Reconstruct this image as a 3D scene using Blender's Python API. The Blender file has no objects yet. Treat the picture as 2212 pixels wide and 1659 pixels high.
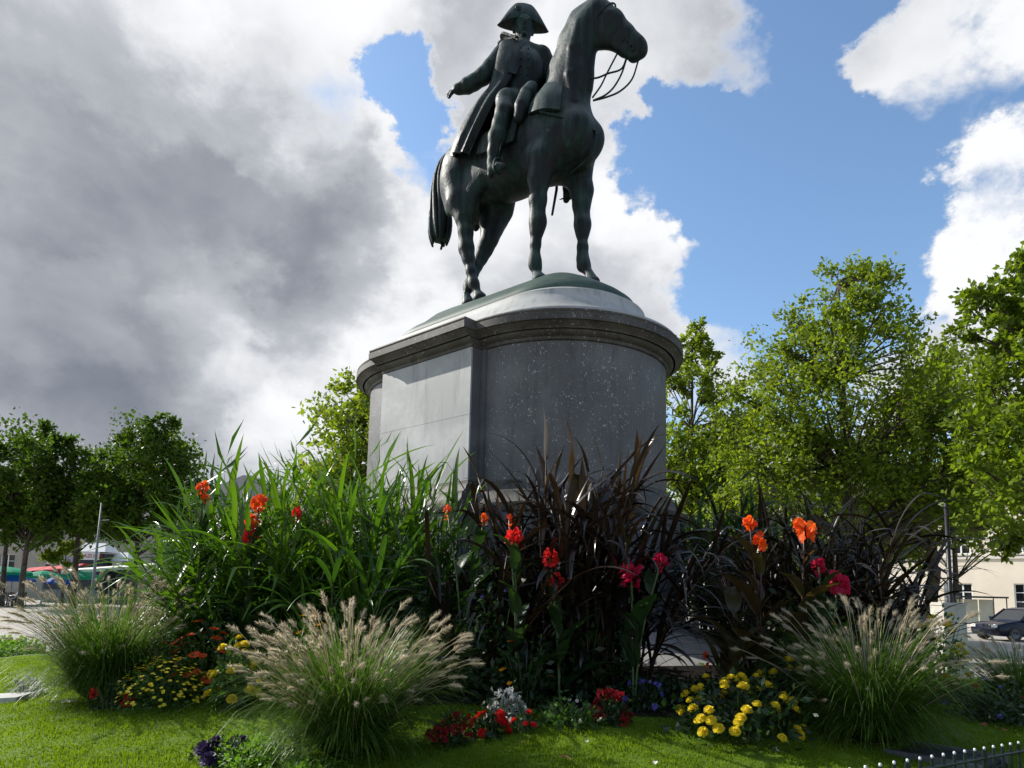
import bpy, math, random
import numpy as np
from mathutils import Vector, Matrix, Quaternion
SC = bpy.context.scene
COL = SC.collection
rad = math.radians
RNG = random.Random(7)

# ------------------------------------------------------------------ camera
cam_d = bpy.data.cameras.new('camera')
cam_d.sensor_width = 36.0
cam_d.lens = 683.0 / 1024.0 * 36.0
cam_d.shift_y = 0.1276
cam_d.clip_start = 0.05
cam_d.clip_end = 3000.0
CAM = bpy.data.objects.new('camera', cam_d)
COL.objects.link(CAM)
CAM.matrix_world = (Matrix.Translation((0, 0, 1.6)) @ Matrix.Rotation(rad(96.5), 4, 'X')
                    @ Matrix.Rotation(rad(1.3), 4, 'Z'))
SC.camera = CAM

# ------------------------------------------------------------------ sun and sky
SUN_AZ, SUN_EL = rad(-66.0), rad(33.5)          # azimuth from +Y towards +X
SUN_DIR = Vector((math.sin(SUN_AZ) * math.cos(SUN_EL), math.cos(SUN_AZ) * math.cos(SUN_EL), math.sin(SUN_EL)))
sun_d = bpy.data.lights.new('sun', 'SUN')
sun_d.energy = 5.0
sun_d.angle = rad(0.53)
sun_d.color = (1.0, 0.955, 0.88)
sun_o = bpy.data.objects.new('sun', sun_d)
COL.objects.link(sun_o)
sun_o.rotation_euler = SUN_DIR.to_track_quat('Z', 'Y').to_euler()
sun_o.location = SUN_DIR * 60

W = bpy.data.worlds.new('World')
SC.world = W
W.cycles.sampling_method = 'MANUAL'
W.cycles.sample_map_resolution = 512
W.use_nodes = True
SC.view_settings.view_transform = 'Standard'
SC.view_settings.look = 'None'
SC.view_settings.exposure = 0.5
SC.view_settings.gamma = 1.0
SC.cycles.use_denoising = True
SC.cycles.max_bounces = 6
SC.cycles.transparent_max_bounces = 6


class NT:
    """small helper to write node trees"""
    def __init__(self, tree):
        self.t = tree
        self.n = tree.nodes
        self.l = tree.links

    def node(self, typ, **kw):
        nd = self.n.new(typ)
        for k, v in kw.items():
            setattr(nd, k, v)
        return nd

    def put(self, sock, v):
        if isinstance(v, bpy.types.NodeSocket):
            self.l.new(v, sock)
        elif v is not None:
            sock.default_value = v

    def math(self, op, a, b=None, c=None, clamp=False):
        nd = self.node('ShaderNodeMath', operation=op, use_clamp=clamp)
        self.put(nd.inputs[0], a)
        if b is not None:
            self.put(nd.inputs[1], b)
        if c is not None:
            self.put(nd.inputs[2], c)
        return nd.outputs[0]

    def vmath(self, op, a, b=None, s=None):
        nd = self.node('ShaderNodeVectorMath', operation=op)
        self.put(nd.inputs[0], a)
        if b is not None:
            self.put(nd.inputs[1], b)
        if s is not None:
            self.put(nd.inputs['Scale'], s)
        return nd.outputs['Value'] if op in ('DOT_PRODUCT', 'LENGTH', 'DISTANCE') else nd.outputs[0]

    def noise(self, vec, scale, detail=4.0, rough=0.55, dist=0.0, out=0, lac=2.0):
        nd = self.node('ShaderNodeTexNoise')
        self.put(nd.inputs['Vector'], vec)
        nd.inputs['Scale'].default_value = scale
        nd.inputs['Detail'].default_value = detail
        nd.inputs['Roughness'].default_value = rough
        nd.inputs['Lacunarity'].default_value = lac
        nd.inputs['Distortion'].default_value = dist
        return nd.outputs[out]

    def mapr(self, v, a, b, c=0.0, d=1.0, smooth=True):
        nd = self.node('ShaderNodeMapRange', interpolation_type='SMOOTHSTEP' if smooth else 'LINEAR')
        self.put(nd.inputs[0], v)
        for i, x in zip((1, 2, 3, 4), (a, b, c, d)):
            self.put(nd.inputs[i], x)
        return nd.outputs[0]

    def mix(self, f, a, b, blend='MIX'):
        nd = self.node('ShaderNodeMix', data_type='RGBA', blend_type=blend)
        self.put(nd.inputs['Factor'], f)
        for s, v in ((nd.inputs[6], a), (nd.inputs[7], b)):
            if isinstance(v, (tuple, list)) and len(v) == 3:
                v = (*v, 1.0)
            self.put(s, v)
        return nd.outputs[2]


def build_world():
    N = NT(W.node_tree)
    N.n.clear()
    geo = N.node('ShaderNodeNewGeometry')
    d = N.vmath('SCALE', geo.outputs['Incoming'], s=-1.0)
    tc = N.node('ShaderNodeTexCoord')
    d = tc.outputs['Generated']
    sky = N.node('ShaderNodeTexSky', sky_type='NISHITA')
    sky.sun_disc = False
    sky.sun_elevation = SUN_EL
    sky.sun_rotation = SUN_AZ
    sky.altitude = 60
    sky.air_density = 1.0
    sky.dust_density = 0.8
    sky.ozone_density = 1.5
    sky_c = N.vmath('MULTIPLY', sky.outputs[0], SKY_TINT)
    sep = N.node('ShaderNodeSeparateXYZ')
    N.l.new(d, sep.inputs[0])
    # cloud coordinates: the sky vault flattened a little so that clouds spread sideways
    mp = N.vmath('MULTIPLY', d, (1.0, 1.0, 1.30))
    warp = N.noise(mp, 2.2, 3.0, 0.5, out=1)
    warp = N.vmath('SUBTRACT', warp, (0.5, 0.5, 0.5))
    warp = N.vmath('SCALE', warp, s=0.24)
    mpw = N.vmath('ADD', mp, warp)
    n_big = N.noise(mpw, 2.6, 7.0, 0.52)
    n_fine = N.noise(mpw, 7.0, 8.0, 0.60)
    n_soft = N.noise(mpw, 3.1, 4.0, 0.5)

    w2 = N.noise(mp, 9.0, 6.0, 0.62, out=1)
    w2 = N.vmath('SCALE', N.vmath('SUBTRACT', w2, (0.5, 0.5, 0.5)), s=0.20)
    db = N.vmath('NORMALIZE', N.vmath('ADD', N.vmath('ADD', d, N.vmath('SCALE', warp, s=0.45)), w2))

    def blob(c, r0, r1):
        v = Vector(c).normalized()
        dt = N.vmath('DOT_PRODUCT', db, tuple(v))
        return N.mapr(dt, math.cos(rad(r1)), math.cos(rad(r0)))
    cov = N.math('MULTIPLY_ADD', n_big, 1.9, -0.62)
    cov = N.math('MULTIPLY_ADD', N.math('SUBTRACT', n_fine, 0.5), 0.85, cov)
    for c, r0, r1, w in COV_BLOBS:
        cov = N.math('MULTIPLY_ADD', blob(c, r0, r1), w, cov)
    # nearer the horizon clouds close up
    low = N.mapr(sep.outputs[2], 0.02, 0.30, 0.30, 0.0)
    cov = N.math('ADD', cov, low)
    dens = N.mapr(cov, 0.27, 0.64)
    thick = N.mapr(cov, 0.42, 1.25)
    shade = N.math('MULTIPLY_ADD', N.math('SUBTRACT', n_soft, 0.5), 2.1, 0.34)
    shade = N.math('MULTIPLY_ADD', N.math('SUBTRACT', n_fine, 0.5), 0.95, shade)
    for c, r0, r1, w in DARK_BLOBS:
        shade = N.math('MULTIPLY_ADD', blob(c, r0, r1), w, shade)
    rim = N.mapr(cov, 0.34, 0.80)
    shade = N.math('MULTIPLY_ADD', N.math('SUBTRACT', shade, 0.1), rim, 0.1)
    lit = N.mapr(shade, -0.35, 0.75)
    ccol = N.mix(lit, CLOUD_LIT, CLOUD_MID)
    ccol = N.mix(N.mapr(shade, 0.30, 2.3), ccol, CLOUD_DARK)
    out = N.mix(dens, sky_c, ccol)
    bg = N.node('ShaderNodeBackground')
    N.l.new(out, bg.inputs[0])
    bg.inputs[1].default_value = 0.15
    wo = N.node('ShaderNodeOutputWorld')
    N.l.new(bg.outputs[0], wo.inputs[0])


def pdir(x, y):
    """world direction seen at photo point x, y (in the 2212 x 1659 view)"""
    px, py = x * 1024 / 2212, y * 1024 / 2212
    v = Vector(((px - 512) / 683.0, -(py - 0.1276 * 1024 - 384) / 683.0, -1.0))
    return tuple((CAM.matrix_world.to_3x3() @ v).normalized())


SKY_TINT = (0.92, 1.02, 1.06)
CLOUD_LIT = (4.7, 4.75, 4.85)
CLOUD_MID = (2.5, 2.6, 2.8)
CLOUD_DARK = (0.80, 0.92, 1.16)
COV_BLOBS = [
    (pdir(1800, 330), 6, 17, -0.62), (pdir(1640, 470), 3, 9, -0.55), (pdir(2150, 330), 2, 9, -0.30),
    (pdir(900, 200), 1, 4, -0.75), (pdir(950, 380), 1, 4, -0.72),
    (pdir(300, 350), 12, 34, 0.45), (pdir(1400, 150), 4, 11, 0.55), (pdir(1400, 560), 3, 8, 0.70), (pdir(1450, 335), 1, 6, -0.75),
    (pdir(2090, 140), 4, 9, 0.75), (pdir(2200, 470), 3, 7, 0.90), (pdir(2080, 680), 3, 10, 0.50),
    (pdir(1620, 750), 1, 6, 0.30), (pdir(800, 650), 4, 14, 0.35), (pdir(1150, 60), 3, 10, 0.35),
    (pdir(1150, 850), 4, 13, 0.55), (pdir(290, 600), 3, 12, 0.70), (pdir(60, 560), 3, 10, 0.5), (pdir(2050, 60), 3, 8, 0.35),
]
DARK_BLOBS = [
    (pdir(330, 280), 3, 17, 0.24), (pdir(480, 480), 3, 15, 0.46), (pdir(740, 580), 1, 8, 0.62), (pdir(90, 800), 4, 14, 0.65),
    (pdir(160, 560), 3, 13, 0.22), (pdir(640, 190), 2, 11, 0.22), (pdir(950, 130), 1, 7, 0.35), (pdir(1450, 130), 2, 9, 0.28),
    (pdir(330, 860), 2, 11, 0.42), (pdir(640, 720), 2, 8, 0.15), (pdir(1350, 640), 1, 6, 0.20),
    (pdir(640, 20), 2, 11, -0.85), (pdir(250, 10), 2, 8, -0.5), (pdir(830, 690), 2, 8, -0.55), (pdir(480, 700), 1, 6, -0.5), (pdir(120, 690), 1, 6, -0.4), (pdir(1000, 490), 2, 8, -0.35), (pdir(330, 690), 2, 7, -0.35), (pdir(560, 850), 1, 6, -0.30),
    (pdir(1420, 450), 1, 7, -0.45), (pdir(2120, 200), 3, 14, -0.45), (pdir(2150, 480), 2, 9, -0.45), (pdir(640, 950), 2, 6, -0.30),
    (pdir(1330, 30), 2, 8, -0.35), (pdir(870, 240), 1, 4, -0.4),
]
build_world()

# ------------------------------------------------------------------ mesh helpers
def tag(o, label=None, cat=None, group=None, kind=None):
    if label:
        o['label'] = label
    if cat:
        o['category'] = cat
    if group:
        o['group'] = group
    if kind:
        o['kind'] = kind
    return o


def empty(name, loc=(0, 0, 0), rz=0.0, parent=None):
    o = bpy.data.objects.new(name, None)
    o.empty_display_size = 0.2
    COL.objects.link(o)
    o.location = loc
    o.rotation_euler = (0, 0, rz)
    o.parent = parent
    return o


def mesh(name, V, F, mat=None, smooth=False):
    me = bpy.data.meshes.new(name)
    V = np.asarray(V, dtype=np.float32).reshape(-1, 3)
    if isinstance(F, np.ndarray) and F.ndim == 2:
        k = F.shape[1]
        me.vertices.add(len(V))
        me.vertices.foreach_set('co', V.ravel())
        me.loops.add(F.size)
        me.loops.foreach_set('vertex_index', F.astype(np.int32).ravel())
        me.polygons.add(len(F))
        me.polygons.foreach_set('loop_start', np.arange(0, F.size, k, dtype=np.int32))
        me.polygons.foreach_set('loop_total', np.full(len(F), k, dtype=np.int32))
        me.update(calc_edges=True)
        me.validate()
    else:
        me.from_pydata(V.tolist(), [], [list(map(int, f)) for f in F])
        me.update()
    if smooth:
        me.polygons.foreach_set('use_smooth', [True] * len(me.polygons))
    if mat:
        me.materials.append(mat)
    return me


def obj(name, me, parent=None, loc=(0, 0, 0), rot=None, scale=None):
    o = bpy.data.objects.new(name, me)
    COL.objects.link(o)
    o.parent = parent
    o.location = loc
    if rot is not None:
        o.rotation_euler = rot
    if scale is not None:
        o.scale = (scale,) * 3 if isinstance(scale, (int, float)) else scale
    return o


class MB:
    def __init__(self):
        self.V, self.F = [], []

    def add(self, V, F):
        k = len(self.V)
        self.V.extend([tuple(v) for v in V])
        self.F.extend([[i + k for i in f] for f in F])
        return self

    def box(self, c, s, rz=0.0, taper=1.0):
        x, y, z = s[0] / 2, s[1] / 2, s[2] / 2
        V = []
        for dz in (-1, 1):
            q = taper if dz > 0 else 1.0
            for dx, dy in ((-1, -1), (1, -1), (1, 1), (-1, 1)):
                px, py = dx * x * q, dy * y * q
                V.append((c[0] + px * math.cos(rz) - py * math.sin(rz), c[1] + px * math.sin(rz) + py * math.cos(rz), c[2] + dz * z))
        return self.add(V, [(3, 2, 1, 0), (4, 5, 6, 7), (0, 1, 5, 4), (1, 2, 6, 5), (2, 3, 7, 6), (3, 0, 4, 7)])

    def tube(self, pts, radii, n=8, cap=True):
        P = [Vector(p) for p in pts]
        if isinstance(radii, (int, float)):
            radii = [radii] * len(P)
        V, F = [], []
        up = Vector((0.13, 0.21, 0.97))
        T0 = (P[1] - P[0]).normalized()
        side = T0.cross(up)
        if side.length < 1e-3:
            side = T0.cross(Vector((1, 0, 0)))
        side.normalize()
        for i, p in enumerate(P):
            T = (P[min(i + 1, len(P) - 1)] - P[max(i - 1, 0)]).normalized()
            side = (side - T * side.dot(T))
            side.normalize()
            b = T.cross(side)
            for k in range(n):
                a = 2 * math.pi * k / n
                V.append(p + (side * math.cos(a) + b * math.sin(a)) * radii[i])
        for i in range(len(P) - 1):
            for k in range(n):
                k2 = (k + 1) % n
                F.append((i * n + k, i * n + k2, (i + 1) * n + k2, (i + 1) * n + k))
        if cap:
            F.append(tuple(range(n - 1, -1, -1)))
            F.append(tuple((len(P) - 1) * n + k for k in range(n)))
        return self.add(V, F)

    def lathe(self, prof, n=16, c=(0, 0, 0), cap=True, bump=None):
        V, F = [], []
        for i, (r, z) in enumerate(prof):
            for k in range(n):
                a = 2 * math.pi * k / n
                q = r * (bump(i, k) if bump else 1.0)
                V.append((c[0] + q * math.cos(a), c[1] + q * math.sin(a), c[2] + z))
        for i in range(len(prof) - 1):
            for k in range(n):
                k2 = (k + 1) % n
                F.append((i * n + k, i * n + k2, (i + 1) * n + k2, (i + 1) * n + k))
        if cap:
            F.append(tuple(range(n - 1, -1, -1)))
            F.append(tuple((len(prof) - 1) * n + k for k in range(n)))
        return self.add(V, F)

    def mesh(self, name, mat, smooth=False):
        return mesh(name, self.V, self.F, mat, smooth)

    def obj(self, name, mat, parent=None, smooth=False, loc=(0, 0, 0)):
        return obj(name, self.mesh(name, mat, smooth), parent, loc)


def smooth_path(pts, n=6):
    """Catmull-Rom through points (any dimension)"""
    P = np.asarray(pts, dtype=float)
    Q = np.vstack([2 * P[0] - P[1], P, 2 * P[-1] - P[-2]])
    out = []
    for i in range(1, len(Q) - 2):
        for k in range(n):
            t = k / n
            out.append(0.5 * ((2 * Q[i]) + (-Q[i - 1] + Q[i + 1]) * t + (2 * Q[i - 1] - 5 * Q[i] + 4 * Q[i + 1] - Q[i + 2]) * t * t
                              + (-Q[i - 1] + 3 * Q[i] - 3 * Q[i + 1] + Q[i + 2]) * t ** 3))
    out.append(P[-1])
    return np.array(out)


# ---- implicit surfaces: tapered limbs and ellipsoids blended into one skin
def sdf_mesh(prims, vox):
    lo, hi = np.full(3, 1e9), np.full(3, -1e9)
    for p in prims:
        if p[0] == 'c':
            r = max(p[2], p[4])
            lo = np.minimum(lo, np.minimum(p[1], p[3]) - r)
            hi = np.maximum(hi, np.maximum(p[1], p[3]) + r)
        else:
            r = max(p[2])
            lo = np.minimum(lo, np.array(p[1]) - r)
            hi = np.maximum(hi, np.array(p[1]) + r)
    lo -= 4 * vox
    hi += 4 * vox
    n = np.ceil((hi - lo) / vox).astype(int) + 1
    ax = [lo[i] + vox * np.arange(n[i]) for i in range(3)]
    D = np.full(n, 0.5, dtype=np.float32)
    for p in prims:
        k = p[-1]
        if p[0] == 'c':
            r = max(p[2], p[4])
            a, b = np.minimum(p[1], p[3]) - r - 1.5 * k - 2 * vox, np.maximum(p[1], p[3]) + r + 1.5 * k + 2 * vox
        else:
            r = max(p[2])
            a, b = np.array(p[1]) - r - 1.5 * k - 2 * vox, np.array(p[1]) + r + 1.5 * k + 2 * vox
        i0 = np.clip(np.floor((a - lo) / vox).astype(int), 0, n - 1)
        i1 = np.clip(np.ceil((b - lo) / vox).astype(int) + 1, 1, n)
        X = ax[0][i0[0]:i1[0], None, None]
        Y = ax[1][None, i0[1]:i1[1], None]
        Z = ax[2][None, None, i0[2]:i1[2]]
        if p[0] == 'c':
            A, B = np.array(p[1], float), np.array(p[3], float)
            dv = B - A
            L2 = max(dv @ dv, 1e-9)
            h = np.clip(((X - A[0]) * dv[0] + (Y - A[1]) * dv[1] + (Z - A[2]) * dv[2]) / L2, 0, 1)
            fl = p[5]                                          # lateral flattening (y)
            d = np.sqrt((X - A[0] - h * dv[0]) ** 2 + ((Y - A[1] - h * dv[1]) / fl) ** 2 + (Z - A[2] - h * dv[2]) ** 2) - (p[2] + h * (p[4] - p[2]))
            d = d * min(1.0, fl)
        else:
            c, R3 = p[1], p[2]
            M = p[3]
            px, py, pz = X - c[0], Y - c[1], Z - c[2]
            if M is not None:
                px, py, pz = (px * M[0][0] + py * M[0][1] + pz * M[0][2], px * M[1][0] + py * M[1][1] + pz * M[1][2],
                              px * M[2][0] + py * M[2][1] + pz * M[2][2])
            k0 = np.sqrt((px / R3[0]) ** 2 + (py / R3[1]) ** 2 + (pz / R3[2]) ** 2)
            k1 = np.sqrt((px / R3[0] ** 2) ** 2 + (py / R3[1] ** 2) ** 2 + (pz / R3[2] ** 2) ** 2) + 1e-6
            d = k0 * (k0 - 1.0) / k1
        S = D[i0[0]:i1[0], i0[1]:i1[1], i0[2]:i1[2]]
        hh = np.maximum(k - np.abs(S - d), 0) / k
        D[i0[0]:i1[0], i0[1]:i1[1], i0[2]:i1[2]] = np.minimum(S, d) - hh * hh * k * 0.25
    # naive surface nets
    s = D < 0
    c8 = [(i, j, k) for i in (0, 1) for j in (0, 1) for k in (0, 1)]
    m = np.array(D.shape) - 1

    def cut(A, o):
        return A[o[0]:o[0] + m[0], o[1]:o[1] + m[1], o[2]:o[2] + m[2]]
    cnt = sum(cut(s, o).astype(np.int8) for o in c8)
    mixed = (cnt > 0) & (cnt < 8)
    ids = np.full(m, -1, dtype=np.int64)
    cells = np.argwhere(mixed)
    ids[mixed] = np.arange(len(cells))
    acc = np.zeros((len(cells), 3))
    num = np.zeros(len(cells))
    ci = cells.T
    for o in c8:
        for axn in range(3):
            if o[axn] == 0:
                o2 = list(o)
                o2[axn] = 1
                d1 = D[ci[0] + o[0], ci[1] + o[1], ci[2] + o[2]]
                d2 = D[ci[0] + o2[0], ci[1] + o2[1], ci[2] + o2[2]]
                x = (d1 < 0) != (d2 < 0)
                t = np.where(x, d1 / np.where(d1 == d2, 1, d1 - d2), 0)
                pos = np.tile(np.array(o, float), (len(cells), 1))
                pos[:, axn] += t
                acc[x] += pos[x]
                num[x] += 1
    V = (cells + acc / num[:, None]) * vox + lo
    Q = []
    for axn in range(3):
        u, v = [(1, 2), (2, 0), (0, 1)][axn]
        sl0 = [slice(1, -1)] * 3
        sl0[axn] = slice(0, -1)
        sl1 = list(sl0)
        sl1[axn] = slice(1, None)
        a, b = s[tuple(sl0)], s[tuple(sl1)]
        ch = np.argwhere(a != b)
        base = ch.copy()
        base[:, u] += 1
        base[:, v] += 1
        inside = a[tuple(ch.T)]

        def cid(du, dv):
            q = base.copy()
            q[:, u] -= du
            q[:, v] -= dv
            return ids[tuple(q.T)]
        q4 = np.stack([cid(1, 1), cid(0, 1), cid(0, 0), cid(1, 0)], 1)
        q4[~inside] = q4[~inside][:, ::-1]
        Q.append(q4)
    F = np.vstack(Q)
    F = F[(F >= 0).all(1)]
    return V, F


def chain(pts, k=0.08, fl=1.0):
    """pts: (x, y, z, r) -> tapered limb pieces"""
    return [('c', np.array(p[:3], float), p[3], np.array(q[:3], float), q[3], fl, k) for p, q in zip(pts[:-1], pts[1:])]


def ell(c, r, k=0.15, rot=None):
    return ('e', np.array(c, float), r, None if rot is None else np.array(rot.transposed()), k)


# ------------------------------------------------------------------ materials
def new_mat(name):
    m = bpy.data.materials.new(name)
    m.use_nodes = True
    N = NT(m.node_tree)
    N.n.clear()
    out = N.node('ShaderNodeOutputMaterial')
    return m, N, out


def principled(N, col, rough=0.6, spec=0.5, metal=0.0, normal=None, **kw):
    b = N.node('ShaderNodeBsdfPrincipled')
    if isinstance(col, (tuple, list)) and len(col) == 3:
        col = (*col, 1.0)
    N.put(b.inputs['Base Color'], col)
    N.put(b.inputs['Roughness'], rough)
    N.put(b.inputs['Specular IOR Level'], spec)
    N.put(b.inputs['Metallic'], metal)
    if normal is not None:
        N.l.new(normal, b.inputs['Normal'])
    for k, v in kw.items():
        N.put(b.inputs[k], v)
    return b


def bumpn(N, h, strength=0.3, dist=0.02):
    b = N.node('ShaderNodeBump')
    b.inputs['Strength'].default_value = strength
    b.inputs['Distance'].default_value = dist
    N.l.new(h, b.inputs['Height'])
    return b.outputs[0]


def plain(name, col, rough=0.6, var=0.25, scale=6.0, spec=0.4, metal=0.0, bump=0.0):
    m, N, out = new_mat(name)
    tc = N.node('ShaderNodeTexCoord')
    n = N.noise(tc.outputs['Object'], scale, 5.0, 0.6)
    c = N.mix(N.mapr(n, 0.3, 0.7), tuple(x * (1 - var) for x in col), tuple(min(1, x * (1 + var)) for x in col))
    nm = bumpn(N, n, bump, 0.02) if bump else None
    b = principled(N, c, rough, spec, metal, nm)
    N.l.new(b.outputs[0], out.inputs[0])
    return m


def leafy(name, c1, c2, trans=0.45, tcol=None, rough=0.45, spec=0.35, ns=3.0, nw=0.35):
    """leaf: diffuse + translucent, colour varies from leaf to leaf"""
    m, N, out = new_mat(name)
    geo = N.node('ShaderNodeNewGeometry')
    oi = N.node('ShaderNodeObjectInfo')
    r = N.math('FRACT', N.math('ADD', geo.outputs['Random Per Island'], oi.outputs['Random']))
    tc = N.node('ShaderNodeTexCoord')
    n = N.mapr(N.noise(tc.outputs['Object'], ns, 4.0, 0.55), 0.25, 0.75)
    f = N.math('MULTIPLY_ADD', r, 1.05 - nw, N.math('MULTIPLY', n, nw), clamp=True)
    col = N.mix(f, c1, c2)
    b = principled(N, col, rough, spec)
    t = N.node('ShaderNodeBsdfTranslucent')
    tc_ = N.mix(1.0, col, tcol if tcol else (1.9, 1.9, 0.8), 'MULTIPLY')
    N.l.new(tc_, t.inputs[0])
    mx = N.node('ShaderNodeMixShader')
    mx.inputs[0].default_value = trans
    N.l.new(b.outputs[0], mx.inputs[1])
    N.l.new(t.outputs[0], mx.inputs[2])
    N.l.new(mx.outputs[0], out.inputs[0])
    return m


def bronze_mat():
    m, N, out = new_mat('bronze_patina')
    tc = N.node('ShaderNodeTexCoord')
    o = tc.outputs['Object']
    n1 = N.noise(o, 1.6, 6.0, 0.6, 0.3)
    st = N.vmath('MULTIPLY', o, (9.0, 9.0, 1.2))
    n2 = N.noise(st, 1.0, 5.0, 0.6)
    n3 = N.noise(o, 22.0, 4.0, 0.6)
    f = N.math('MULTIPLY_ADD', n2, 0.6, N.math('MULTIPLY', n1, 0.5))
    f = N.mapr(f, 0.48, 0.72)
    col = N.mix(f, (0.0050, 0.0068, 0.0072), (0.009, 0.030, 0.024))
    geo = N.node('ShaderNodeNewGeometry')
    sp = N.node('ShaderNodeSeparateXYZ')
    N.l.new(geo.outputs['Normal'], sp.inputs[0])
    # pale bloom on up-facing bronze: weathering, with sunlit brightness painted in
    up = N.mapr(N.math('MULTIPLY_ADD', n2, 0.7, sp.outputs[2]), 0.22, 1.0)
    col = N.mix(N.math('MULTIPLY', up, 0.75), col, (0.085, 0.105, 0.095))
    col = N.mix(N.mapr(n3, 0.62, 0.75, 0.0, 0.35), col, (0.02, 0.022, 0.02))
    b = principled(N, col, N.mapr(n1, 0.3, 0.7, 0.46, 0.62), 0.20, 0.0, bumpn(N, N.math('MULTIPLY_ADD', n3, 0.12, N.noise(o, 5.5, 5.0, 0.6)), 0.35, 0.05))
    N.l.new(b.outputs[0], out.inputs[0])
    return m


def granite_mat(name, c1, c2, fleck=0.0, rough=0.5, stain=0.5):
    m, N, out = new_mat(name)
    tc = N.node('ShaderNodeTexCoord')
    o = tc.outputs['Object']
    n1 = N.noise(o, 1.1, 5.0, 0.6, 0.4)
    n2 = N.noise(N.vmath('MULTIPLY', o, (5.0, 5.0, 0.7)), 1.0, 6.0, 0.65)
    n3 = N.noise(o, 70.0, 3.0, 0.6)
    col = N.mix(N.mapr(n1, 0.35, 0.68), c1, c2)
    col = N.mix(N.mapr(n2, 0.50, 0.74, 0.0, stain), col, tuple(x * 0.42 for x in c1))
    col = N.mix(N.mapr(n3, 0.55, 0.75, 0.0, 0.5), col, tuple(x * 0.55 for x in c1))
    n5 = N.noise(o, 3.6, 5.0, 0.7)
    if fleck:
        # pale lichen and scaling chips with shapes of their own
        v = N.node('ShaderNodeTexVoronoi', feature='F1')
        N.l.new(N.vmath('ADD', N.vmath('MULTIPLY', o, (1.0, 1.0, 0.6)), N.vmath('SCALE', N.noise(o, 6.0, 3.0, out=1), s=0.35)), v.inputs['Vector'])
        v.inputs['Scale'].default_value = 24.0
        sepc = N.node('ShaderNodeSeparateColor')
        N.l.new(v.outputs['Color'], sepc.inputs[0])
        sz = N.math('MULTIPLY', N.mapr(sepc.outputs[0], 0.22, 1.0, 0.0, 0.36, smooth=False), N.mapr(n5, 0.30, 0.55))
        fl = N.math('LESS_THAN', v.outputs['Distance'], sz)
        col = N.mix(N.math('MULTIPLY', fl, fleck), col, (0.40, 0.37, 0.36))
        v2 = N.node('ShaderNodeTexVoronoi', feature='F1')
        N.l.new(o, v2.inputs['Vector'])
        v2.inputs['Scale'].default_value = 75.0
        s2 = N.node('ShaderNodeSeparateColor')
        N.l.new(v2.outputs['Color'], s2.inputs[0])
        f2 = N.math('LESS_THAN', v2.outputs['Distance'], N.mapr(s2.outputs[0], 0.35, 1.0, 0.0, 0.34, smooth=False))
        col = N.mix(N.math('MULTIPLY', f2, fleck * 0.6), col, (0.30, 0.30, 0.31))
    b = principled(N, col, rough, 0.4, 0.0, bumpn(N, N.math('MULTIPLY_ADD', n3, 0.4, n5), 0.18, 0.012))
    N.l.new(b.outputs[0], out.inputs[0])
    return m


M_BRONZE = bronze_mat()
M_TERR = granite_mat('green_terrace_bronze', (0.022, 0.050, 0.036), (0.050, 0.085, 0.062), 0.12, 0.6, 0.6)
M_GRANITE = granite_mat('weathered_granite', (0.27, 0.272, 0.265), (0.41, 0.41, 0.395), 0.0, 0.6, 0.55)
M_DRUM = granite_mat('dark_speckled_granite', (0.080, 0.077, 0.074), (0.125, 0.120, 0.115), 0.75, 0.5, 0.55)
M_CORNICE = granite_mat('stained_cornice_stone', (0.042, 0.036, 0.030), (0.098, 0.088, 0.075), 0.55, 0.65, 0.8)
M_CAP = granite_mat('pale_cap_stone', (0.27, 0.27, 0.255), (0.40, 0.40, 0.38), 0.35, 0.6, 0.55)
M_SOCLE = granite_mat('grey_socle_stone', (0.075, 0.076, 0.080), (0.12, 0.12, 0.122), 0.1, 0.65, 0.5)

# ------------------------------------------------------------------ where the monument stands
TH = 0.73543
PC = Vector((-0.109, 11.997, 0.0))                 # centre of the pedestal
A2 = (math.cos(TH), -math.sin(TH))                 # horse's heading
N2 = (math.sin(TH), math.cos(TH))
LH_ = 1.245                                        # half distance between the two round ends


def core_dist(x, y):
    """distance to the pedestal's middle line"""
    x, y = np.asarray(x, float) - PC.x, np.asarray(y, float) - PC.y
    s = x * A2[0] + y * A2[1]
    t = x * N2[0] + y * N2[1]
    s = np.maximum(np.abs(s) - LH_, 0)
    return np.hypot(s, t)


GR = ([0, 2.0, 3.45, 3.5, 5.0, 7.0, 9.0, 10.5, 60], [1.15, 1.15, 0.80, 0.72, 0.53, 0.34, 0.10, -0.02, -0.02])


def ground(x, y):
    r = core_dist(x, y)
    z = np.interp(r, GR[0], GR[1])
    w = np.clip((r - 4.0) / 2.0, 0, 1) * np.clip((10.0 - r) / 2.0, 0, 1)
    return z + w * (0.03 * np.sin(1.3 * np.asarray(x) + 0.7) * np.cos(1.1 * np.asarray(y)) + 0.015 * np.sin(3.1 * np.asarray(x) + 2.3 * np.asarray(y)))


def gz(x, y):
    return float(ground(x, y))


def wx(dx, y):
    """world X of photo column dx (2212 wide view) at distance y, near eye level"""
    return (dx - 1106.0) / 1471.0 * y

# ------------------------------------------------------------------ pedestal
PED = tag(empty('monument_pedestal', (PC.x, PC.y, 0), -TH),
          'tall grey granite pedestal with rounded ends and moulded cornice carrying the statue', 'pedestal')
NARC = 40
LA = 1.165
DT = 5.215                                         # top of the die


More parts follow.
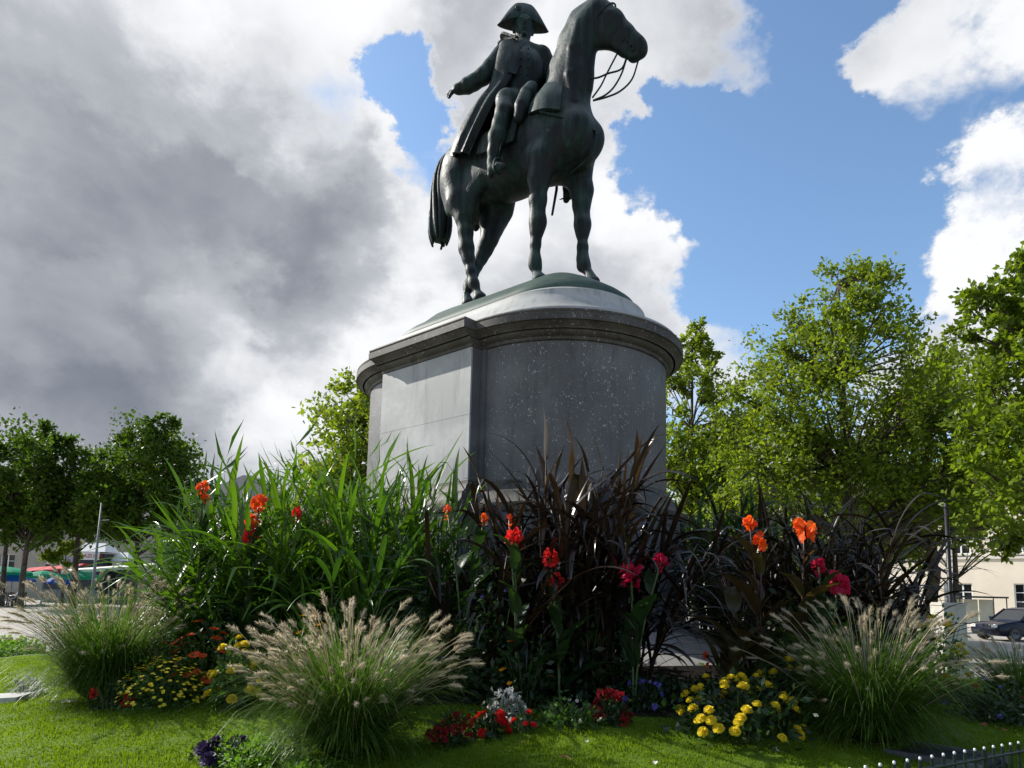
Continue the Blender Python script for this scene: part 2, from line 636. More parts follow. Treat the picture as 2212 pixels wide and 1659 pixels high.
def plan(e):
    """pedestal outline at offset e: straight flanks standing proud of round ends"""
    hw, ls, r = 1.97 + e, 1.07 + 0.30 * e, 1.755 + e
    pts = [(-ls, -hw), (ls, -hw), (ls + 0.001, -r)]
    for i in range(NARC + 1):
        a = -math.pi / 2 + math.pi * i / NARC
        pts.append((LA + r * math.cos(a), r * math.sin(a)))
    pts += [(ls + 0.001, r), (ls, hw), (-ls, hw), (-ls - 0.001, r)]
    for i in range(NARC + 1):
        a = math.pi / 2 + math.pi * i / NARC
        pts.append((-LA + r * math.cos(a), r * math.sin(a)))
    pts.append((-ls - 0.001, -r))
    return pts


def stadium(r, h=LH_, n=NARC):
    pts = []
    for i in range(n + 1):
        a = -math.pi / 2 + math.pi * i / n
        pts.append((h + r * math.cos(a), r * math.sin(a)))
    for i in range(n + 1):
        a = math.pi / 2 + math.pi * i / n
        pts.append((-h + r * math.cos(a), r * math.sin(a)))
    return pts


def loft(rings, cap_top=True, cap_bot=False):
    V, F = [], []
    n = len(rings[0][0])
    for pts, z in rings:
        V += [(x, y, z) for x, y in pts]
    for i in range(len(rings) - 1):
        for k in range(n):
            k2 = (k + 1) % n
            F.append((i * n + k, i * n + k2, (i + 1) * n + k2, (i + 1) * n + k))
    if cap_top:
        F.append(tuple((len(rings) - 1) * n + k for k in range(n)))
    if cap_bot:
        F.append(tuple(range(n - 1, -1, -1)))
    return V, F


def auto_smooth(o, deg=35):
    me = o.data
    me.polygons.foreach_set('use_smooth', [True] * len(me.polygons))
    try:
        me.set_sharp_from_angle(angle=rad(deg))
    except Exception:
        pass


def ped_part(name, prof, mat, fn=plan, parent=None):
    o = obj(name, mesh(name, *loft([(fn(e), z) for e, z in prof]), mat), parent or PED)
    auto_smooth(o)
    return o


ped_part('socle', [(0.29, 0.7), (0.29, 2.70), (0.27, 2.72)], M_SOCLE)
ped_part('socle_moulding', [(0.31, 2.722), (0.335, 2.76), (0.335, 2.84), (0.25, 2.88), (0.20, 2.94), (0.185, 3.02), (0.11, 3.05), (0.07, 3.13), (0.035, 3.16), (0.03, 3.20)], M_CORNICE)
# the drums (round ends) and the flank panels are separate stones
for sgn in (1, -1):
    r = 1.755
    pts = [(1.0705 * sgn, -r)] + [(sgn * (LA + r * math.cos(-math.pi / 2 + math.pi * i / NARC)), r * math.sin(-math.pi / 2 + math.pi * i / NARC)) for i in range(NARC + 1)] + [(1.0705 * sgn, r)]
    if sgn < 0:
        pts = pts[::-1]
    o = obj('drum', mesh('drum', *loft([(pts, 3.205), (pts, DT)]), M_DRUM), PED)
    auto_smooth(o)
zc_, zh_ = (3.205 + DT) / 2, DT - 3.205
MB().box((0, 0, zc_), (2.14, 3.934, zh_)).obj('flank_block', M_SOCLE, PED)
for sd in (1, -1):
    # each flank is faced with courses of large slabs, hairline joints between them
    for j, (za_, zb_) in enumerate(((3.206, 4.19), (4.194, DT - 0.001))):
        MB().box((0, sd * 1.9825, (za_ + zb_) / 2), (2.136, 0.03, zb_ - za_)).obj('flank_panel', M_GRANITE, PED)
for sgn in (1, -1):                                # slim pilaster strips beside the round ends
    for st in (1, -1):
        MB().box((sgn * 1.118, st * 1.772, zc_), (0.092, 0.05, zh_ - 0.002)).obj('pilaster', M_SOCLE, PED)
ped_part('cornice_bed_mould', [(0.0, DT + 0.002), (0.030, DT + 0.012), (0.038, DT + 0.055), (0.085, DT + 0.075), (0.11, DT + 0.105), (0.12, DT + 0.13)], M_CORNICE)
ped_part('cornice', [(0.15, DT + 0.132), (0.165, DT + 0.165), (0.22, DT + 0.20), (0.235, DT + 0.215), (0.272, DT + 0.22), (0.274, 5.535), (0.258, 5.545), (0.270, 5.57), (0.266, 5.59), (0.20, 5.60)], M_CORNICE)
ped_part('cap', [(1.90, 5.60), (1.89, 5.655), (1.83, 5.68), (1.70, 5.74), (1.56, 5.83), (1.45, 5.94), (1.39, 6.05), (1.36, 6.09), (1.35, 6.17), (1.30, 6.20), (1.24, 6.24)], M_CAP, fn=stadium)

# ------------------------------------------------------------------ bronze rider on his horse
STAT = tag(empty('equestrian_statue', (PC.x, PC.y, 7.0), -TH),
           'dark green bronze statue of a horseman in a cocked hat, right arm held out', 'statue')
rn = np.random.default_rng(3)


def terrace(name):
    rings = []
    prof = [(1.22, -0.77), (1.23, -0.73), (1.19, -0.65), (1.06, -0.54), (0.88, -0.42), (0.68, -0.285), (0.50, -0.175), (0.36, -0.10), (0.2, -0.06), (0.02, -0.05)]
    V, F = loft([(stadium(r, LH_ - (0.05 if r < 0.5 else 0.0)), z) for r, z in prof])
    V = np.array(V)
    V[:, 2] += np.where(V[:, 2] > -0.3, 0.03 * np.sin(3.1 * V[:, 0]) * np.cos(4.2 * V[:, 1]) + np.interp(V[:, 0], [-2.4, -1.0, -0.3], [0.0, 0.10, 0.0]) * (np.abs(V[:, 1]) < 0.8), 0)
    o = obj(name, mesh(name, V, F, M_TERR), STAT)
    auto_smooth(o, 50)
    return o


terrace('terrace')

RFp = [(1.02, -0.36, 2.05, 0.27), (0.95, -0.39, 1.70, 0.185), (0.92, -0.37, 1.33, 0.137), (0.91, -0.36, 1.08, 0.112), (0.905, -0.35, 0.93, 0.12), (0.885, -0.345, 0.78, 0.09), (0.86, -0.34, 0.56, 0.072),
       (0.845, -0.33, 0.33, 0.075), (0.845, -0.32, 0.21, 0.084), (0.88, -0.31, 0.12, 0.078)]
LFp = [(1.22, 0.36, 2.10, 0.27), (1.30, 0.38, 1.72, 0.195), (1.31, 0.36, 1.42, 0.142), (1.33, 0.36, 1.18, 0.116), (1.34, 0.35, 1.03, 0.12), (1.355, 0.34, 0.88, 0.09), (1.37, 0.33, 0.61, 0.078),
       (1.38, 0.32, 0.41, 0.084), (1.41, 0.32, 0.27, 0.090), (1.49, 0.31, 0.14, 0.082)]
RHp = [(-1.12, -0.34, 2.55, 0.34), (-1.05, -0.37, 2.05, 0.25), (-0.93, -0.36, 1.70, 0.165), (-0.89, -0.35, 1.40, 0.128), (-0.88, -0.34, 1.17, 0.112), (-0.87, -0.33, 1.05, 0.125), (-0.82, -0.32, 0.85, 0.098), (-0.75, -0.31, 0.59, 0.078),
       (-0.68, -0.30, 0.34, 0.083), (-0.62, -0.29, 0.22, 0.078)]
LHp = [(-0.72, 0.34, 2.45, 0.33), (-0.76, 0.33, 2.10, 0.30), (-0.80, 0.29, 1.85, 0.235), (-0.80, 0.25, 1.66, 0.19), (-0.80, 0.20, 1.45, 0.155), (-0.87, 0.15, 1.24, 0.138), (-0.90, 0.08, 1.04, 0.105), (-0.92, -0.01, 0.85, 0.088),
       (-0.93, -0.09, 0.66, 0.08), (-0.94, -0.17, 0.42, 0.092), (-0.93, -0.22, 0.29, 0.08)]
pr = []
# barrel, chest, croup
pr += [ell((0.15, 0, 2.60), (1.25, 0.57, 0.68)), ell((0.95, 0, 2.66), (0.72, 0.55, 0.82)), ell((1.42, 0, 2.42), (0.42, 0.47, 0.52)),
       ell((-0.95, 0, 2.86), (0.80, 0.57, 0.70)), ell((-1.24, -0.25, 2.62), (0.42, 0.33, 0.66)), ell((-1.20, 0.25, 2.62), (0.42, 0.33, 0.66)),
       ell((0.70, 0, 3.25), (0.50, 0.24, 0.26)), ell((1.05, -0.30, 2.45), (0.36, 0.26, 0.60)), ell((1.15, 0.30, 2.45), (0.36, 0.26, 0.60)),
       ell((1.62, -0.20, 2.45), (0.24, 0.22, 0.30), 0.10), ell((1.62, 0.20, 2.45), (0.24, 0.22, 0.30), 0.10)]
# neck and head
pr += chain([(1.12, 0.0, 2.95, 0.53), (1.32, -0.01, 3.55, 0.385), (1.46, -0.02, 4.05, 0.30), (1.62, 0.0, 4.42, 0.265), (1.78, 0.04, 4.62, 0.24)], 0.18, 0.78)
pr += chain([(0.86, -0.04, 3.45, 0.16), (1.05, -0.05, 3.95, 0.14), (1.24, -0.04, 4.42, 0.12), (1.44, -0.02, 4.72, 0.11), (1.70, 0.03, 4.83, 0.10)], 0.15, 0.7)
pr += chain([(1.82, 0.07, 4.62, 0.235), (2.02, 0.17, 4.36, 0.245), (2.22, 0.28, 4.12, 0.185), (2.38, 0.38, 3.93, 0.152), (2.44, 0.42, 3.86, 0.150)], 0.1, 0.8)
pr += [ell((1.93, 0.15, 4.24), (0.22, 0.155, 0.25), 0.1), ell((2.46, 0.435, 3.80), (0.115, 0.11, 0.10), 0.06), ell((2.37, 0.39, 3.72), (0.10, 0.09, 0.06), 0.05)]
pr += chain([(2.02, 0.19, 4.06, 0.10), (2.22, 0.31, 3.88, 0.085), (2.36, 0.39, 3.76, 0.075)], 0.08)
for sd in (-1, 1):                                 # brow, eye and nostril on each side
    hx = Vector((0.50, 0.30, -0.62)).normalized()
    sv = Vector((-0.50, 0.86, 0)).normalized() * sd
    c = Vector((2.02, 0.17, 4.44)) + sv * 0.17
    pr += [ell(c, (0.075, 0.05, 0.05), 0.04)]
    c = Vector((2.49, 0.44, 3.86)) + sv * 0.09
    pr += [ell(c, (0.045, 0.035, 0.05), 0.03)]
    e0 = Vector((1.80, 0.05, 4.80)) + sv * 0.10
    pr += chain([(*e0, 0.07), (*(e0 + sv * 0.03 + Vector((0.03, 0, 0.12))), 0.075), (*(e0 + sv * 0.05 + Vector((0.07, 0, 0.30))), 0.02)], 0.04, 0.7)
pr += chain([(1.88, 0.08, 4.86, 0.07), (2.02, 0.15, 4.70, 0.06), (2.10, 0.20, 4.55, 0.03)], 0.04)
for L in (RFp, LFp, RHp, LHp):
    pr += chain([(q[0], q[1], q[2], q[3] * (0.95 if q[2] < 1.8 else 1.0)) for q in L], 0.13)
# joints and bones that catch the light
pr += [ell((0.935, -0.35, 0.94), (0.10, 0.10, 0.12), 0.10), ell((1.37, 0.35, 1.04), (0.10, 0.10, 0.12), 0.10),
       ell((-0.95, -0.33, 1.10), (0.07, 0.08, 0.13), 0.06), ell((-0.95, 0.16, 1.30), (0.07, 0.08, 0.13), 0.06),
       ell((0.80, -0.32, 0.19), (0.06, 0.07, 0.07), 0.05), ell((1.35, 0.32, 0.25), (0.06, 0.07, 0.07), 0.05),
       ell((-0.73, -0.30, 0.32), (0.06, 0.07, 0.08), 0.05), ell((-0.78, -0.36, 1.95), (0.2, 0.16, 0.3), 0.1)]


def hoof(x, y, z, h=0.13, r=0.125, yaw=0.0):
    c, s = math.cos(yaw), math.sin(yaw)
    return [('c', np.array((x - 0.02 * c, y - 0.02 * s, z + h)), r * 0.62, np.array((x + 0.04 * c, y + 0.04 * s, z + 0.03)), r, 0.95, 0.03),
            ('c', np.array((x + 0.10 * c, y + 0.10 * s, z + 0.01)), r * 0.72, np.array((x + 0.02 * c, y, z + 0.01)), r * 0.8, 0.95, 0.03)]


pr += hoof(0.89, -0.31, -0.10, 0.16) + hoof(1.55, 0.31, -0.12, 0.2) + hoof(-0.58, -0.28, 0.0, 0.15) + hoof(-0.92, -0.24, 0.0, 0.2)
for sd in (-1, 1):                                 # sculpted muscle: shoulder blade, forearm, stifle, ribs
    lx = 0.0 if sd < 0 else 0.25
    pr += [ell((1.02 + lx, 0.40 * sd, 2.95), (0.16, 0.10, 0.42), 0.05, Matrix.Rotation(rad(-22), 3, 'Y')), ell((1.22 + lx * 0.6, 0.42 * sd, 2.40), (0.20, 0.12, 0.26), 0.05),
           ell((0.80 + lx, 0.44 * sd, 2.15), (0.20, 0.12, 0.24), 0.05), ell((0.98 + lx * 1.5, 0.43 * sd, 1.62), (0.11, 0.09, 0.22), 0.05),
           ell((-0.66, 0.40 * sd, 2.25), (0.26, 0.12, 0.24), 0.18), ell((-1.05, 0.47 * sd, 2.95), (0.34, 0.12, 0.26), 0.12), ell((-1.35, 0.36 * sd, 2.25), (0.14, 0.12, 0.36), 0.05)]
pr += chain([(1.62, -0.20, 4.40, 0.05), (1.52, -0.25, 3.95, 0.05), (1.50, -0.28, 3.45, 0.06), (1.55, -0.22, 2.95, 0.08)], 0.06)     # neck muscle
pr += chain([(1.72, 0.10, 4.20, 0.06), (1.66, 0.06, 3.80, 0.07), (1.66, 0.04, 3.30, 0.08)], 0.06)                                     # windpipe
V, F = sdf_mesh(pr, 0.022)
horse = obj('horse', mesh('horse', V, F, M_BRONZE, True), STAT)

# tail: a bundle of heavy locks
mb = MB()
TAILP = [(-1.55, 0, 3.46, 0.10), (-1.76, 0, 3.56, 0.10), (-1.93, 0, 3.48, 0.12), (-2.03, 0, 3.25, 0.15), (-2.07, 0, 2.95, 0.18), (-2.06, 0, 2.55, 0.21), (-2.03, 0, 2.15, 0.25), (-2.03, 0, 1.86, 0.24), (-2.04, 0, 1.60, 0.16)]
core = smooth_path(TAILP, 4)
mb.tube(core[:-3, :3], list(core[:-3, 3] * 0.8), 12)
R2 = random.Random(5)
for i in range(22):
    a0 = 2 * math.pi * i / 22 + R2.uniform(-0.1, 0.1)
    pts, rr = [], []
    endf = R2.uniform(0.88, 1.0)
    nn = int(len(core) * endf)
    for j in range(2, nn):
        w = j / len(core)
        a = a0 + 0.5 * math.sin(w * 3 + i)
        q = core[j]
        pts.append((q[0] + math.cos(a) * q[3] * 0.85, q[1] + math.sin(a) * q[3] * 0.80, q[2]))
        tl = (nn - j) / nn
        rr.append(0.012 + 0.046 * min(1, w * 2.5) * min(1, tl * 5 + 0.05))
    mb.tube(pts, rr, 6)
mb.obj('tail', M_BRONZE, STAT, True)

# rider
rp = []
HIP = Vector((0.08, 0.0, 3.62))
rp += [ell((0.06, 0, 3.66), (0.33, 0.36, 0.28), 0.12), ell((0.12, 0, 4.02), (0.31, 0.36, 0.38), 0.12), ell((0.17, -0.02, 4.40), (0.33, 0.42, 0.42), 0.12, Matrix.Rotation(rad(-38), 3, 'Z'))]
rp += chain([(-0.14, -0.26, 4.74, 0.15), (0.13, 0.0, 4.80, 0.20), (0.40, 0.27, 4.78, 0.15)], 0.1)          # shoulders
rp += chain([(0.13, 0.01, 4.82, 0.15), (0.14, 0.02, 5.08, 0.125)], 0.06)                                    # neck
hd = Matrix.Rotation(rad(-40), 3, 'Z')
rp += [ell((0.14, 0.02, 5.33), (0.215, 0.18, 0.255), 0.05, hd), ell((0.17, -0.01, 5.17), (0.15, 0.135, 0.14), 0.05, hd),
       ell(Vector((0.14, 0.02, 5.28)) + hd @ Vector((0.215, 0, 0)), (0.05, 0.03, 0.055), 0.03, hd),              # nose
       ell(Vector((0.14, 0.02, 5.06)) + hd @ Vector((0.15, 0, 0)), (0.05, 0.06, 0.04), 0.03, hd)]                # chin
for sd in (-1, 1):
    rp += [ell(Vector((0.14, 0.02, 5.27)) + hd @ Vector((-0.02, 0.185 * sd, 0)), (0.05, 0.025, 0.07), 0.02, hd),     # ears
           ell(Vector((0.14, 0.02, 5.35)) + hd @ Vector((0.17, 0.075 * sd, 0)), (0.045, 0.05, 0.025), 0.02, hd),     # brows
           ell(Vector((0.14, 0.02, 5.17)) + hd @ Vector((0.175, 0.03 * sd, 0)), (0.025, 0.04, 0.014), 0.015, hd)]    # lips
# right arm held out and back, hand open
rp += chain([(-0.15, -0.28, 4.72, 0.165), (-0.26, -0.42, 4.42, 0.165), (-0.36, -0.53, 4.24, 0.15), (-0.52, -0.61, 4.15, 0.14), (-0.66, -0.67, 4.11, 0.138), (-0.71, -0.69, 4.10, 0.095)], 0.05)
rp += [ell((-0.78, -0.73, 4.08), (0.15, 0.115, 0.10), 0.04, Matrix.Rotation(rad(28), 3, 'Z'))]
ad = Vector((-0.80, -0.45, -0.10)).normalized()
sdv = Vector((0.30, -0.60, -0.55)).normalized()
for i, (off, ln, dr) in enumerate([(-0.075, 0.17, 0.0), (-0.027, 0.19, -0.05), (0.027, 0.17, -0.09), (0.072, 0.13, -0.12)]):
    b0 = Vector((-0.84, -0.76, 4.07)) + sdv * off
    b1 = b0 + ad * ln * 0.5 + Vector((0, 0, dr * 0.3))
    b2 = b0 + ad * ln * 0.92 + Vector((0, 0, dr))
    rp += chain([(*b0, 0.037), (*b1, 0.034), (*b2, 0.027)], 0.015)
t0 = Vector((-0.74, -0.70, 4.09)) - sdv * 0.07
rp += chain([(*t0, 0.034), (*(t0 + ad * 0.06 - sdv * 0.05), 0.03), (*(t0 + ad * 0.13 - sdv * 0.06), 0.023)], 0.015)
# left arm bent forward to the reins, fist closed
rp += chain([(0.42, 0.28, 4.74, 0.165), (0.52, 0.44, 4.42, 0.155), (0.58, 0.44, 4.16, 0.14), (0.70, 0.28, 4.06, 0.12), (0.80, 0.14, 4.02, 0.09)], 0.05)
for i in range(4):
    rp += chain([(0.80 + 0.035 * i, 0.12, 4.06 - 0.03 * i, 0.032), (0.87 + 0.03 * i, 0.05, 4.05 - 0.03 * i, 0.03), (0.85 + 0.03 * i, 0.03, 3.99 - 0.03 * i, 0.026)], 0.015)
rp += [ell((0.84, 0.10, 4.01), (0.08, 0.07, 0.075), 0.03)]
# legs: thighs forward, long boots hanging
for sd, kx in ((-1, 0.0), (1, 0.55)):
    K = [(0.10, 0.20 * sd, 3.62, 0.26), (0.27 + kx * 0.35, 0.52 * sd, 3.42, 0.20), (0.35 + kx * 0.55, 0.66 * sd, 3.08, 0.165), (0.32 + kx * 0.75, 0.71 * sd, 2.86, 0.15),
         (0.27 + kx * 0.85, 0.75 * sd, 2.60, 0.155), (0.20 + kx * 0.9, 0.74 * sd, 2.36, 0.118), (0.17 + kx, 0.74 * sd, 2.16, 0.095), (0.19 + kx, 0.74 * sd, 2.06, 0.09), (0.34 + kx, 0.76 * sd, 1.99, 0.075), (0.44 + kx, 0.77 * sd, 1.96, 0.06)]
    rp += chain(K, 0.06)
    rp += chain([(0.14 + kx, 0.74 * sd, 2.04, 0.075), (0.12 + kx, 0.74 * sd, 1.96, 0.06)], 0.03)           # heel
V, F = sdf_mesh(rp, 0.0165)
rider = obj('rider', mesh('rider', V, F, M_BRONZE, True), STAT)


# cocked hat: two leaves folded up against a low crown
def hat():
    V, F = [], []
    nu, nv = 28, 8
    ax = hd @ Vector((0, 1, 0))
    fw = hd @ Vector((1, 0, 0))
    c0 = Vector((0.13, 0.02, 5.37))

    def P(u, v, side):
        hgt = 0.355 * (1 - max(0.0, (abs(u) - 0.30) / 0.70) ** 1.35) - 0.02 * u * u + 0.024
        base = -0.05 * abs(u) ** 1.6 + 0.02 * math.cos(u * math.pi / 2)
        w = 0.185 * (1 - abs(u) ** 1.5) ** 0.7 + 0.008
        prof = 1.0 - 0.50 * v ** 2.2 + 0.06 * math.sin(v * math.pi)
        return c0 + ax * (u * 0.50 * (1 - 0.05 * v)) + fw * (side * w * prof) + Vector((0, 0, base + hgt * v))
    for side in (1, -1):
        k0 = len(V)
        for i in range(nu + 1):
            u = -1 + 2 * i / nu
            for j in range(nv + 1):
                V.append(P(u, j / nv, side))
        for i in range(nu):
            for j in range(nv):
                q = [k0 + i * (nv + 1) + j, k0 + (i + 1) * (nv + 1) + j, k0 + (i + 1) * (nv + 1) + j + 1, k0 + i * (nv + 1) + j + 1]
                F.append(q if side < 0 else q[::-1])
    S = (nu + 1) * (nv + 1)
    for i in range(nu):                              # close top and bottom
        a, b = i * (nv + 1) + nv, (i + 1) * (nv + 1) + nv
        F.append([a, b, S + b, S + a])
        a, b = i * (nv + 1), (i + 1) * (nv + 1)
        F.append([b, a, S + a, S + b])
    return V, F


o = obj('hat', mesh('hat', *hat(), M_BRONZE), STAT)
auto_smooth(o, 55)
mb = MB()
mb.lathe([(0.05, -0.012), (0.055, 0.0), (0.05, 0.012)], 12)
ck = mb.obj('cockade', M_BRONZE, o, True, loc=Vector((0.13, 0.02, 5.56)) + hd @ Vector((0.20, -0.13, 0)))
ck.rotation_euler = (rad(90), 0, rad(50))


# greatcoat: hangs open from the shoulders back over the croup
def sheet(name, rows, thick, parent, mat=M_BRONZE, sub=4, folds=(0, 0)):
    """rows: list of polylines (same count) -> folded sheet with thickness"""
    G = np.array(rows, float)
    G = np.stack([smooth_path(r, sub) for r in G])
    G = np.stack([smooth_path(G[:, i], sub) for i in range(G.shape[1])], 1)
    n, m2 = G.shape[:2]
    du = np.gradient(G, axis=0)
    dv = np.gradient(G, axis=1)
    nr = np.cross(du, dv)
    nr /= np.linalg.norm(nr, axis=2, keepdims=True) + 1e-9
    if folds[0]:
        jj = np.linspace(0, 1, m2)[None, :]
        ii = np.linspace(0, 1, n)[:, None]
        G = G + nr * (folds[0] * np.sin(jj * folds[1] * 2 * np.pi + 1.6 * np.sin(3 * ii)) * np.clip(ii * 1.6 - 0.25, 0, 1))[..., None]
    A = (G + nr * thick / 2).reshape(-1, 3)
    B = (G - nr * thick / 2).reshape(-1, 3)
    V = np.vstack([A, B])
    F = []
    S = n * m2
    for i in range(n - 1):
        for j in range(m2 - 1):
            q = [i * m2 + j, (i + 1) * m2 + j, (i + 1) * m2 + j + 1, i * m2 + j + 1]
            F.append(q)
            F.append([S + x for x in q[::-1]])
    for j in range(m2 - 1):
        F.append([j, j + 1, S + j + 1, S + j])
        k = (n - 1) * m2
        F.append([k + j + 1, k + j, S + k + j, S + k + j + 1])
    for i in range(n - 1):
        F.append([(i + 1) * m2, i * m2, S + i * m2, S + (i + 1) * m2])
        k = m2 - 1
        F.append([i * m2 + k, (i + 1) * m2 + k, S + (i + 1) * m2 + k, S + i * m2 + k])
    o = obj(name, mesh(name, V, F, mat), parent)
    auto_smooth(o, 60)
    return o


coat = sheet('greatcoat', [
    # from right front edge, round the right side, across the back, to the left front edge
    [(0.20, -0.30, 4.84), (-0.02, -0.38, 4.86), (-0.20, -0.26, 4.88), (-0.16, 0.02, 4.92), (0.08, 0.26, 4.92), (0.34, 0.36, 4.88), (0.50, 0.24, 4.84)],
    [(0.30, -0.36, 4.40), (0.02, -0.50, 4.40), (-0.22, -0.36, 4.40), (-0.25, 0.02, 4.42), (-0.02, 0.34, 4.42), (0.34, 0.48, 4.40), (0.58, 0.28, 4.40)],
    [(0.26, -0.44, 3.95), (-0.04, -0.54, 3.95), (-0.30, -0.42, 3.95), (-0.42, 0.02, 3.96), (-0.12, 0.44, 3.95), (0.30, 0.54, 3.95), (0.52, 0.36, 3.95)],
    [(0.06, -0.60, 3.55), (-0.26, -0.68, 3.58), (-0.56, -0.52, 3.66), (-0.82, 0.00, 3.76), (-0.52, 0.52, 3.66), (-0.10, 0.68, 3.58), (0.24, 0.56, 3.58)],
    [(-0.20, -0.68, 3.10), (-0.48, -0.76, 3.12), (-0.84, -0.60, 3.28), (-1.08, 0.00, 3.66), (-0.78, 0.58, 3.36), (-0.36, 0.74, 3.20), (-0.02, 0.66, 3.20)],
    [(-0.46, -0.72, 2.62), (-0.70, -0.78, 2.72), (-1.08, -0.60, 2.92), (-1.22, 0.00, 3.56), (-1.00, 0.58, 3.06), (-0.56, 0.76, 2.86), (-0.22, 0.70, 2.84)],
], 0.045, STAT, sub=6, folds=(0.04, 8))
# upturned collar and lapels
col_ = sheet('collar', [
    [(0.26, -0.28, 4.74), (0.00, -0.26, 4.92), (-0.12, -0.10, 4.98), (-0.02, 0.14, 5.00), (0.24, 0.26, 4.96), (0.48, 0.16, 4.76)],
    [(0.30, -0.30, 4.82), (-0.02, -0.32, 5.02), (-0.18, -0.12, 5.06), (-0.08, 0.18, 5.06), (0.24, 0.32, 5.02), (0.54, 0.18, 4.82)],
    [(0.28, -0.36, 4.80), (-0.05, -0.39, 5.06), (-0.22, -0.14, 5.09), (-0.11, 0.21, 5.09), (0.26, 0.38, 5.04), (0.56, 0.24, 4.78)],
], 0.04, coat)
# lapel flap over the right breast
sheet('lapel', [[(0.20, -0.31, 4.80), (0.26, -0.24, 4.80), (0.32, -0.16, 4.80)], [(0.26, -0.41, 4.45), (0.32, -0.34, 4.46), (0.36, -0.22, 4.46)], [(0.24, -0.49, 4.02), (0.28, -0.44, 4.02), (0.32, -0.36, 4.02)]], 0.03, coat)

# buttons and shoulder pieces
for i in range(5):
    for yy in (-0.07, 0.07):
        c = Vector((0.16, -0.02, 4.62 - 0.13 * i)) + hd @ Vector((0.355 - 0.03 * abs(i - 2), yy, 0))
        MB().lathe([(0.014, -0.012), (0.016, 0.0), (0.010, 0.010)], 8).obj('button', M_BRONZE, coat, True, loc=c)
for sd in (-1, 1):
    c = Vector((0.13, 0.0, 4.90)) + hd @ Vector((0.0, 0.36 * sd, 0))
    V, F = sdf_mesh([ell(c, (0.14, 0.13, 0.05), 0.03), ell(c + hd @ Vector((0, 0.07 * sd, -0.05)), (0.10, 0.06, 0.09), 0.03)], 0.02)
    obj('epaulette', mesh('epaulette', V, F, M_BRONZE, True), rider)

# rolled cloak in front of the thigh, shells for the sunlit neck base, saddle cloth, straps
V, F = sdf_mesh(chain([(0.74, -0.40, 3.50, 0.125), (0.74, -0.50, 3.34, 0.14)], 0.02) + chain([(0.73, -0.54, 3.24, 0.135), (0.71, -0.60, 3.06, 0.14)], 0.02) + chain([(0.70, -0.62, 2.97, 0.125), (0.68, -0.65, 2.84, 0.10)], 0.02), 0.02)
obj('cloak_roll', mesh('cloak_roll', V, F, M_BRONZE, True), STAT)
V, F = sdf_mesh(chain([(0.62, 0.42, 3.52, 0.17), (0.62, 0.55, 3.30, 0.175), (0.58, 0.64, 2.96, 0.15)], 0.03), 0.025)
obj('cloak_roll', mesh('cloak_roll', V, F, M_BRONZE, True), STAT)
for sd in (-1, 1):
    sheet('lit_neck_shell', [  # shell added in the shape of the sunlit patch on the neck base
        [(0.90, 0.30 * sd, 3.42), (1.05, 0.36 * sd, 3.44), (1.22, 0.34 * sd, 3.40), (1.36, 0.28 * sd, 3.34)],
        [(0.86, 0.50 * sd, 3.12), (1.05, 0.57 * sd, 3.10), (1.26, 0.56 * sd, 3.06), (1.46, 0.44 * sd, 3.00)],
        [(0.86, 0.58 * sd, 2.84), (1.05, 0.66 * sd, 2.76), (1.28, 0.65 * sd, 2.70), (1.48, 0.50 * sd, 2.66)]], 0.05, STAT)
    sheet('saddle_cloth', [
        [(-0.40, 0.10 * sd, 3.34), (-0.10, 0.12 * sd, 3.32), (0.20, 0.14 * sd, 3.32), (0.60, 0.12 * sd, 3.40)],
        [(-0.42, 0.48 * sd, 3.06), (-0.10, 0.54 * sd, 3.02), (0.20, 0.56 * sd, 3.00), (0.62, 0.50 * sd, 3.04)],
        [(-0.36, 0.62 * sd, 2.62), (-0.10, 0.64 * sd, 2.54), (0.20, 0.645 * sd, 2.50), (0.54, 0.62 * sd, 2.48)]], 0.04, STAT)
# neck strap, breast strap, girth
mb = MB()
for z, s0, r, fl in ((3.44, 1.275, 0.425, 0.80),):
    mb.tube([(s0 + r * math.cos(a), r * fl * math.sin(a), z + 0.10 * math.cos(a + 0.2)) for a in np.linspace(0, 2 * math.pi, 40)], 0.022, 6, False)
mb.obj('neck_strap', M_BRONZE, STAT, True)
mb = MB()
for sd in (-1, 1):
    mb.tube(smooth_path([(1.16, 0.64 * sd, 2.72), (1.50, 0.46 * sd, 2.55), (1.76, 0.24 * sd, 2.42), (1.87, 0.0, 2.38)], 5), 0.022, 6)
mb.tube(smooth_path([(1.87, 0, 2.38), (1.82, 0, 2.10), (1.62, 0, 1.93), (1.3, 0, 1.84)], 5), 0.02, 6)
mb.obj('breast_strap', M_BRONZE, STAT, True)
# stirrups
for sd, kx in ((-1, 0.0), (1, 0.55)):
    mb = MB()
    mb.tube([(0.32 + kx + 0.02 * math.cos(a), 0.76 * sd + 0.11 * math.sin(a), 2.03 + 0.13 * math.cos(a)) for a in np.linspace(0, 2 * math.pi, 20)], 0.016, 6, False)
    mb.tube([(0.32 + kx, 0.76 * sd, 2.16), (0.40 + kx * 0.9, 0.74 * sd, 2.60)], 0.014, 5)
    mb.obj('stirrup', M_BRONZE, STAT, True)
    mb = MB()
    mb.tube([(0.10 + kx, 0.74 * sd, 2.02), (0.02 + kx, 0.74 * sd, 2.02), (-0.04 + kx, 0.74 * sd, 2.03)], [0.018, 0.014, 0.006], 6)
    mb.obj('spur', M_BRONZE, STAT)
# sword scabbard hanging on the far side
mb = MB()
mb.tube([(0.40, 0.62, 3.4), (0.46, 0.72, 2.8), (0.50, 0.66, 2.2), (0.515, 0.52, 1.62)], [0.035, 0.032, 0.028, 0.022], 8)
mb.obj('scabbard', M_BRONZE, STAT, True)
